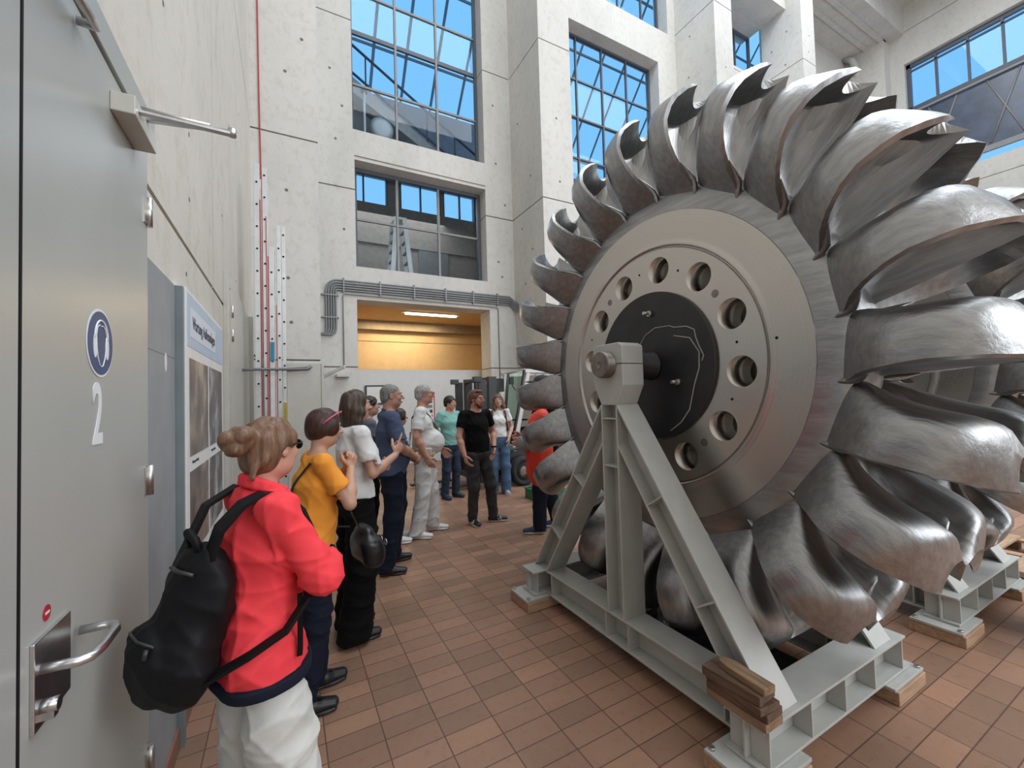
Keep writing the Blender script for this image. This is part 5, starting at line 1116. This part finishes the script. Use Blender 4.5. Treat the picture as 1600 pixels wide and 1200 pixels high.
for yy in (6.74, 7.86):
    for xx, r_ in ((3.87, .27), (5.25, .24)):
        m = MB(); w_ = .2; m.lathe([(.10, 0), (.14, -.01), (.15, .03), (r_ - .10, .02), (r_ - .06, -.02), (r_ - .02, -.01), (r_, .03), (r_, w_ - .03), (r_ - .02, w_ + .01), (r_ - .1, w_)], 36, (xx, yy, r_ + .003), 'Y'); t_ = m.build('wheel', TY, fk)
        m = MB(); m.lathe([(.001, .03), (.04, .02), (.09, .04), (.145, .035)], 24, (xx, yy, r_ + .003), 'Y'); m.build('hub', M['raw_steel'], t_)
fb([((3.6, 6.98, .28), (5.6, 7.86, .62))], 'chassis', K); fb([((4.15, 6.84, .10), (4.98, 6.95, .52)), ((4.15, 6.84, .52), (5.0, 7.95, .60))], 'side_panel', FW)
fb([((4.6, 6.95, .62), (5.9, 7.88, 1.05)), ((5.0, 6.95, .3), (5.9, 7.88, .62))], 'counterweight', FW, bev=.05)
m = MB(); m.tube([(3.60, 6.88, .60), (3.72, 6.88, .68), (4.05, 6.88, .68), (4.2, 6.88, .55)], .03, 8); m.build('mudguard', K, fk)
for y in (6.92, 7.86): m = MB(); m.strip([(3.735, y, .64), (4.10, y, 2.12)], .075, .06, (1, 0, 0)); m.build('front_pillar', FW, fk); m = MB(); m.strip([(5.5, y, 1.0), (5.2, y, 2.12)], .07, .06, (1, 0, 0)); m.build('rear_pillar', FW, fk)
fb([((4.0, 6.88, 2.10), (5.3, 6.96, 2.17)), ((4.0, 7.82, 2.10), (5.3, 7.90, 2.17))] + [((4.0 + k * .2, 6.96, 2.12), (4.04 + k * .2, 7.82, 2.16)) for k in range(7)], 'overhead_guard', FW)
m = MB(); P4 = [(3.66, 6.83, 2.10), (3.98, 6.83, 2.16), (3.62, 6.83, .75), (3.50, 6.83, .95)]
m.tube([(3.50, 6.83, .95), (3.62, 6.83, 2.08), (3.97, 6.83, 2.15), (3.80, 6.83, 1.35), (3.64, 6.83, .78)], .026, 6); wf = m.build('windscreen_frame', K, fk)
m = MB(); m.add([(3.50, 6.835, .95), (3.64, 6.835, .78), (3.80, 6.835, 1.35), (3.97, 6.835, 2.15), (3.62, 6.835, 2.08), (3.50, 6.84, .95), (3.64, 6.84, .78), (3.80, 6.84, 1.35), (3.97, 6.84, 2.15), (3.62, 6.84, 2.08)], [(0, 1, 2, 3, 4), (9, 8, 7, 6, 5)]); m.build('windscreen', glass_mat('cab_glass', (.75, .88, .82), .04), wf)
m = MB(); m.box((3.89, 6.80, 1.70), (3.94, 6.86, 1.80)); m.build('indicator_lamp', mat('amber_lens', (.75, .22, .03), .3), fk)
m = MB(); m.tube([(3.83, 6.88, 1.72), (3.72, 6.86, 1.85), (3.70, 6.86, 1.98)], .01, 6); m.box((3.66, 6.84, 1.88), (3.74, 6.88, 2.02)); m.build('mirror', K, fk)
fb([((4.3, 7.15, .9), (4.75, 7.65, 1.02)), ((4.7, 7.15, 1.0), (4.82, 7.65, 1.5))], 'seat', C_['blk'], bev=.03)
m = MB(); m.lathe([(.15, 0), (.165, .012), (.18, 0), (.165, -.012)], 24, (4.15, 7.4, 1.18), 'Z'); m.tube([(4.15, 7.4, 1.18), (4.0, 7.4, .8)], .02, 8); m.build('steering_wheel', C_['blk'], fk)
fb([((3.52, 7.22, 1.45), (3.56, 7.34, 1.62)), ((3.5, 7.0, 1.75), (3.62, 7.3, 2.0))], 'work_lamp', K)

# ---------------------------------------------------------------- crate, pallet, dark sheet, dark bag
cr = thing('plastic_crate', 'green plastic crate on the tiles behind the wheel rim', 'crate', (3.66, 5.72, 0.0)); G = mat('green_plastic', (0.012, 0.16, 0.055), .4)
m = MB(); m.box((-.24, -.26, .001), (.24, .26, .012)); m.build('base', G, cr)
for a, b in (((-.24, -.26, .012), (-.225, .26, .165)), ((.225, -.26, .012), (.24, .26, .165)), ((-.225, -.26, .012), (.225, -.245, .165)), ((-.225, .245, .012), (.225, .26, .165))): m = MB(); m.box(a, b); m.build('wall_panel', G, cr, bevel=.003)
m = MB(); m.box((-.255, -.275, .158), (-.225, .275, .17)); m.box((.225, -.275, .158), (.255, .275, .17)); m.box((-.225, -.275, .158), (.225, -.245, .17)); m.box((-.225, .245, .158), (.225, .275, .17)); m.build('rim', G, cr)
cc = MB(); rr_ = random.Random(4)
for k in range(16): x, y = rr_.uniform(-.17, .17), rr_.uniform(-.19, .19); a = rr_.uniform(0, 3); cc.tube([(x - .05 * math.cos(a), y - .05 * math.sin(a), .06 + rr_.uniform(0, .03)), (x + .05 * math.cos(a), y + .05 * math.sin(a), .08 + rr_.uniform(0, .03))], .022, 6)
o = cc.build('scrap_parts', M['raw_steel'], None, loc=(3.66, 5.72, 0)); tag(o, 'dull metal scrap lying in the green crate', 'scrap', kind='stuff')
pa = thing('pallet', 'wooden pallet on the floor beyond the rear stand', 'pallet', (5.75, 1.35, 0))
for y in (-.5, -.25, 0, .25, .5): m = MB(); m.box((-.6, y - .05, .122), (.6, y + .05, .144)); m.build('deck_board', M['wood'], pa, bevel=.002)
for x in (-.55, 0, .55):
    m = MB(); m.box((x - .05, -.55, .10), (x + .05, .55, .122)); m.box((x - .05, -.55, .001), (x + .05, .55, .022)); m.build('stringer', M['wood'], pa)
    for y in (-.5, 0, .5): m = MB(); m.box((x - .05, y - .05, .022), (x + .05, y + .05, .10)); m.build('spacer_block', M['wood_old'], pa)
m = MB(); m.box((2.0, 1.34, .001), (2.72, 2.76, .012)); tag(m.build('dark_sheet', M['black']), 'black sheet added on the tiles to deepen the dark under the big wheel', 'mat')  # thin black sheet added to deepen the dark floor under the wheel
m = MB(); rr_ = random.Random(9)
S = SDF()
for k in range(10): S.ell((rr_.uniform(-.16, .16), rr_.uniform(-.2, .2), rr_.uniform(.02, .10)), (rr_.uniform(.05, .1), rr_.uniform(.05, .1), rr_.uniform(.03, .05)), None, .02)
o = sobj('plastic_sheet', S, .012, mat('crumpled_film', (0.35, 0.36, 0.36), .12, .3), None, wrinkle(.01, 3, 30, 30), 0); o.location = (2.22, 2.3, .012); tag(o, 'crumpled clear plastic sheet lying under the big wheel', 'plastic sheet')
S = SDF(); S.ell((0, 0, .22), (.24, .20, .22), None, .05); S.ell((0.06, -.05, .36), (.14, .12, .10), None, .05); S.plane((0, 0, .002), (0, 0, -1)); o = sobj('fabric_bag', S, .012, cloth('dark_fabric', (0.010, 0.014, 0.015)), None, wrinkle(.008, 6, 14, 14), 2); o.location = (4.47, .70, 0); tag(o, 'rounded dark fabric bag cut off by the right edge of the photo', 'bag')

# ---------------------------------------------------------------- ladders against the left wall
def ladder(name, label, secs, y0, y1, red):
    t = thing(name, label, 'ladder', (0, 0, 0), (0, 0, 0), 'aluminium ladders against the left wall')
    for (x0, x1, z0, z1, ph) in secs:
        for y in (y0, y1): m = MB(); m.box((x0, y, z0), (x1, y + .028, z1)); m.build('rail', M['alu'], t, bevel=.003)
        z = z0 + ph; xc = (x0 + x1) / 2
        while z < z1 - .08: m = MB(); m.cyl((xc, y0 - .004, z), (xc, y1 + .03, z), .0125, 8, 0); m.cyl((xc, y0 - .006, z), (xc, y0 - .004, z), .0125, 8, 1); m.build('rung', [M['alu'], M['black']], t); z += .28
    for x, z0, z1 in red: m = MB(); m.box((x, y0 - .006, z0), (x + .009, y0 + .02, z1)); m.build('red_edge', M['red'], t)
    return t
la = ladder('extension_ladder', 'tallest aluminium extension ladder with red edges in the corner by the cupboard', [(-.325, -.262, .02, 4.66, .2), (-.235, -.185, .02, 4.62, .3), (-.17, -.115, .02, 3.62, .2)], 6.0, 6.42, [(-.262, .3, 4.2), (-.20, .3, 4.0), (-.182, .3, 3.5)])
m = MB(); m.box((-.165, 5.992, 2.18), (-.12, 5.999, 2.42)); m.build('label_sticker', mat('sticker_blue', (.03, .22, .36), .5), la); m = MB(); m.box((-.165, 5.992, 1.4), (-.12, 5.999, 2.1)); m.build('label_sticker', M['white'], la)
lb_ = ladder('extension_ladder', 'shorter aluminium ladder leaning nearest to the wide pier', [(-.115 + .03, -.065 + .025, .02, 3.93, .25), (-.03, .012, .02, 3.92, .15)], 6.05, 6.45, [(-.098, .3, 2.9)])
m = MB(); m.box((-.027, 6.04, 1.40), (.010, 6.049, 1.66)); m.build('label_sticker', mat('sticker_yellow', (.45, .33, .03), .5), lb_)
m = MB(); m.tube([(-.5, 5.88, 2.06), (-.30, 5.88, 2.07), (.24, 5.88, 2.075), (.27, 5.88, 2.10)], .018, 8); tag(m.build('wall_hook', M['pipe']), 'grey hook arm sticking out beside the tall ladders', 'hook')
m = MB(); m.tube([(-.45, 8.36, 2.20), (.38, 8.36, 2.27), (.41, 8.36, 2.31)], .03, 8); tag(m.build('wall_hook', M['pipe']), 'grey hook arm across the smooth board on the wide pier', 'hook')
ba = thing('shelf_bracket', 'pale bracket arm with a grey plate left of the doorway', 'bracket', (0, 0, 0)); m = MB(); m.strip([(.66, 9.93, 2.17), (1.12, 9.60, 2.40)], .06, .05, (0, 0, 1)); m.build('arm', M['pipe_light'], ba); m = MB(); m.box((.98, 9.8, 2.19), (1.25, 9.995, 2.25)); m.build('plate', M['pipe_light'], ba)
m = MB(); m.tube([(-.44, 8.43, 19.0), (-.36, 8.43, 7.0), (-.33, 8.43, 4.7), (-.33, 8.43, .02)], .012, 6); tag(m.build('red_cable', M['red']), 'thin red cable running down the wide pier above the ladders', 'cable')
# conduits over the doorway
cd = thing('conduit_bundle', 'bundle of grey conduits bending over the doorway', 'pipes', (0, 0, 0))
for k in range(5):
    z = 4.36 - .055 * k; xl = .80 + .05 * k; r = .24 - .05 * k; pts = [(5.57, 9.80, z - .22), (5.50, 9.93, z - .10), (5.38, 9.955, z)]
    pts += [(xl + r - r * math.sin(a), 9.955, z - r + r * math.cos(a)) for a in [PI / 2 * q / 6 for q in range(7)]] + [(xl, 9.955, 3.25), (xl - .03, 9.955, 3.17), (xl - .10, 9.955, 3.12), (.60, 9.955, 3.12 + .01 * k)]
    m = MB(); m.tube(pts, .019, 8); m.build('conduit', M['pipe'], cd)
for x in (1.15, 1.95, 2.75, 3.55, 4.3, 5.0): m = MB(); m.box((x, 9.93, 4.09), (x + .03, 9.999, 4.42)); m.build('clamp', M['pipe'], cd)
for z in (4.0, 3.5): m = MB(); m.box((.70, 9.93, z), (1.06, 9.999, z + .03)); m.build('clamp', M['pipe'], cd)
m = MB(); m.tube([(1.15, 9.97, 2.42), (1.15, 9.97, 4.02), (1.19, 9.97, 4.06), (4.70, 9.97, 4.05), (5.0, 9.97, 4.04), (5.04, 9.97, 4.0), (5.04, 9.97, .5)], .011, 6); tag(m.build('cable_pipe', M['pipe']), 'thin single pipe framing the doorway on three sides', 'pipe')
# notices on the partition
nb = thing('safety_notice', 'red bordered notice with pictures on the white partition', 'notice', (3.04, 10.845, 1.08)); RB = mat('notice_red', (.50, .03, .06), .5)
m = MB(); m.box((0, -.004, 0), (.46, .004, .75)); m.build('board', RB, nb); m = MB(); m.box((.03, -.007, .04), (.43, -.004, .60)); m.build('sheet', M['white'], nb)
for i in range(2):
    for j in range(4): m = MB(); m.box((.06 + .19 * i, -.010, .07 + .13 * j), (.20 + .19 * i, -.007, .15 + .13 * j)); m.build('picture', [M['blue_sign'], RB, M['dark'], M['pipe']][(i + j) % 4], nb)
for i in range(2): m = MB(); m.box((.08 + .2 * i, -.008, .64), (.18 + .2 * i, -.004, .71)); m.build('header_symbol', M['white'], nb)
wb_ = thing('wall_box', 'white framed box on the partition behind the visitors', 'box', (1.72, 10.80, 1.55)); m = MB(); m.box((0, 0, 0), (.55, .045, .48)); m.build('frame', M['dark'], wb_); m = MB(); m.box((.04, -.006, .04), (.51, 0, .44)); m.build('face', M['white'], wb_)

# ---------------------------------------------------------------- camera
cam = bpy.data.cameras.new('camera'); co = bpy.data.objects.new('camera', cam); COL.objects.link(co); SC.camera = co
cam.sensor_width = 36; cam.lens = 653.76 * 36 / 1600; cam.clip_start = 0.02; cam.clip_end = 300
yaw, pit, rol = 0.495887841, 0.0290934952, -0.0283846318
cy, sy = math.cos(yaw), math.sin(yaw)
F = Vector((sy * math.cos(pit), cy * math.cos(pit), math.sin(pit))); Rt = Vector((cy, -sy, 0)); U = Rt.cross(F)
r_ = Rt * math.cos(rol) + U * math.sin(rol); u_ = -Rt * math.sin(rol) + U * math.cos(rol)
mw = Matrix.Identity(4)
for i in range(3): mw[i][0] = r_[i]; mw[i][1] = u_[i]; mw[i][2] = -F[i]
mw[0][3], mw[1][3], mw[2][3] = 0, 0, 1.66
co.matrix_world = mw

# ---------------------------------------------------------------- light
w = bpy.data.worlds.new('sky'); SC.world = w; w.use_nodes = True; nt = w.node_tree
nt.nodes['Background'].inputs[0].default_value = (0.22, 0.56, 0.98, 1); nt.nodes['Background'].inputs[1].default_value = 1.0
def area(name, loc, aim, size, energy, col=(1, 1, 1)):
    l = bpy.data.lights.new(name, 'AREA'); l.shape = 'RECTANGLE'; l.size, l.size_y = size; l.energy = energy; l.color = col
    o = bpy.data.objects.new(name, l); COL.objects.link(o); o.location = loc
    d = Vector(aim) - Vector(loc); o.rotation_euler = d.to_track_quat('-Z', 'Y').to_euler(); return o
for i, yy in enumerate((-4.0, 1.5, 6.2)):
    area('skylight_daylight', (11.0, yy, 19.1), (11.0, yy, 0), (20, 2.2), 930, (0.95, 0.98, 1.0))
area('rear_fill', (9.0, -6.8, 6.0), (8.0, 10, 4.5), (20, 6.5), 1450, (1.0, 0.97, 0.93))  # added fill lamp behind the camera, brightens people and wheel from the front
area('back_room_lamp', (3.2, 12.6, 4.05), (3.2, 12.6, 0), (2.2, 0.3), 60, (1.0, 0.80, 0.50))
area('upper_room_lamp', (3.2, 13.5, 8.0), (3.2, 13.5, 0), (4, 2), 55, (1.0, 0.97, 0.93))
vs = SC.view_settings; vs.view_transform = 'Standard'; vs.look = 'None'; vs.exposure = 0.13; vs.gamma = 1; vs.use_curve_mapping = False
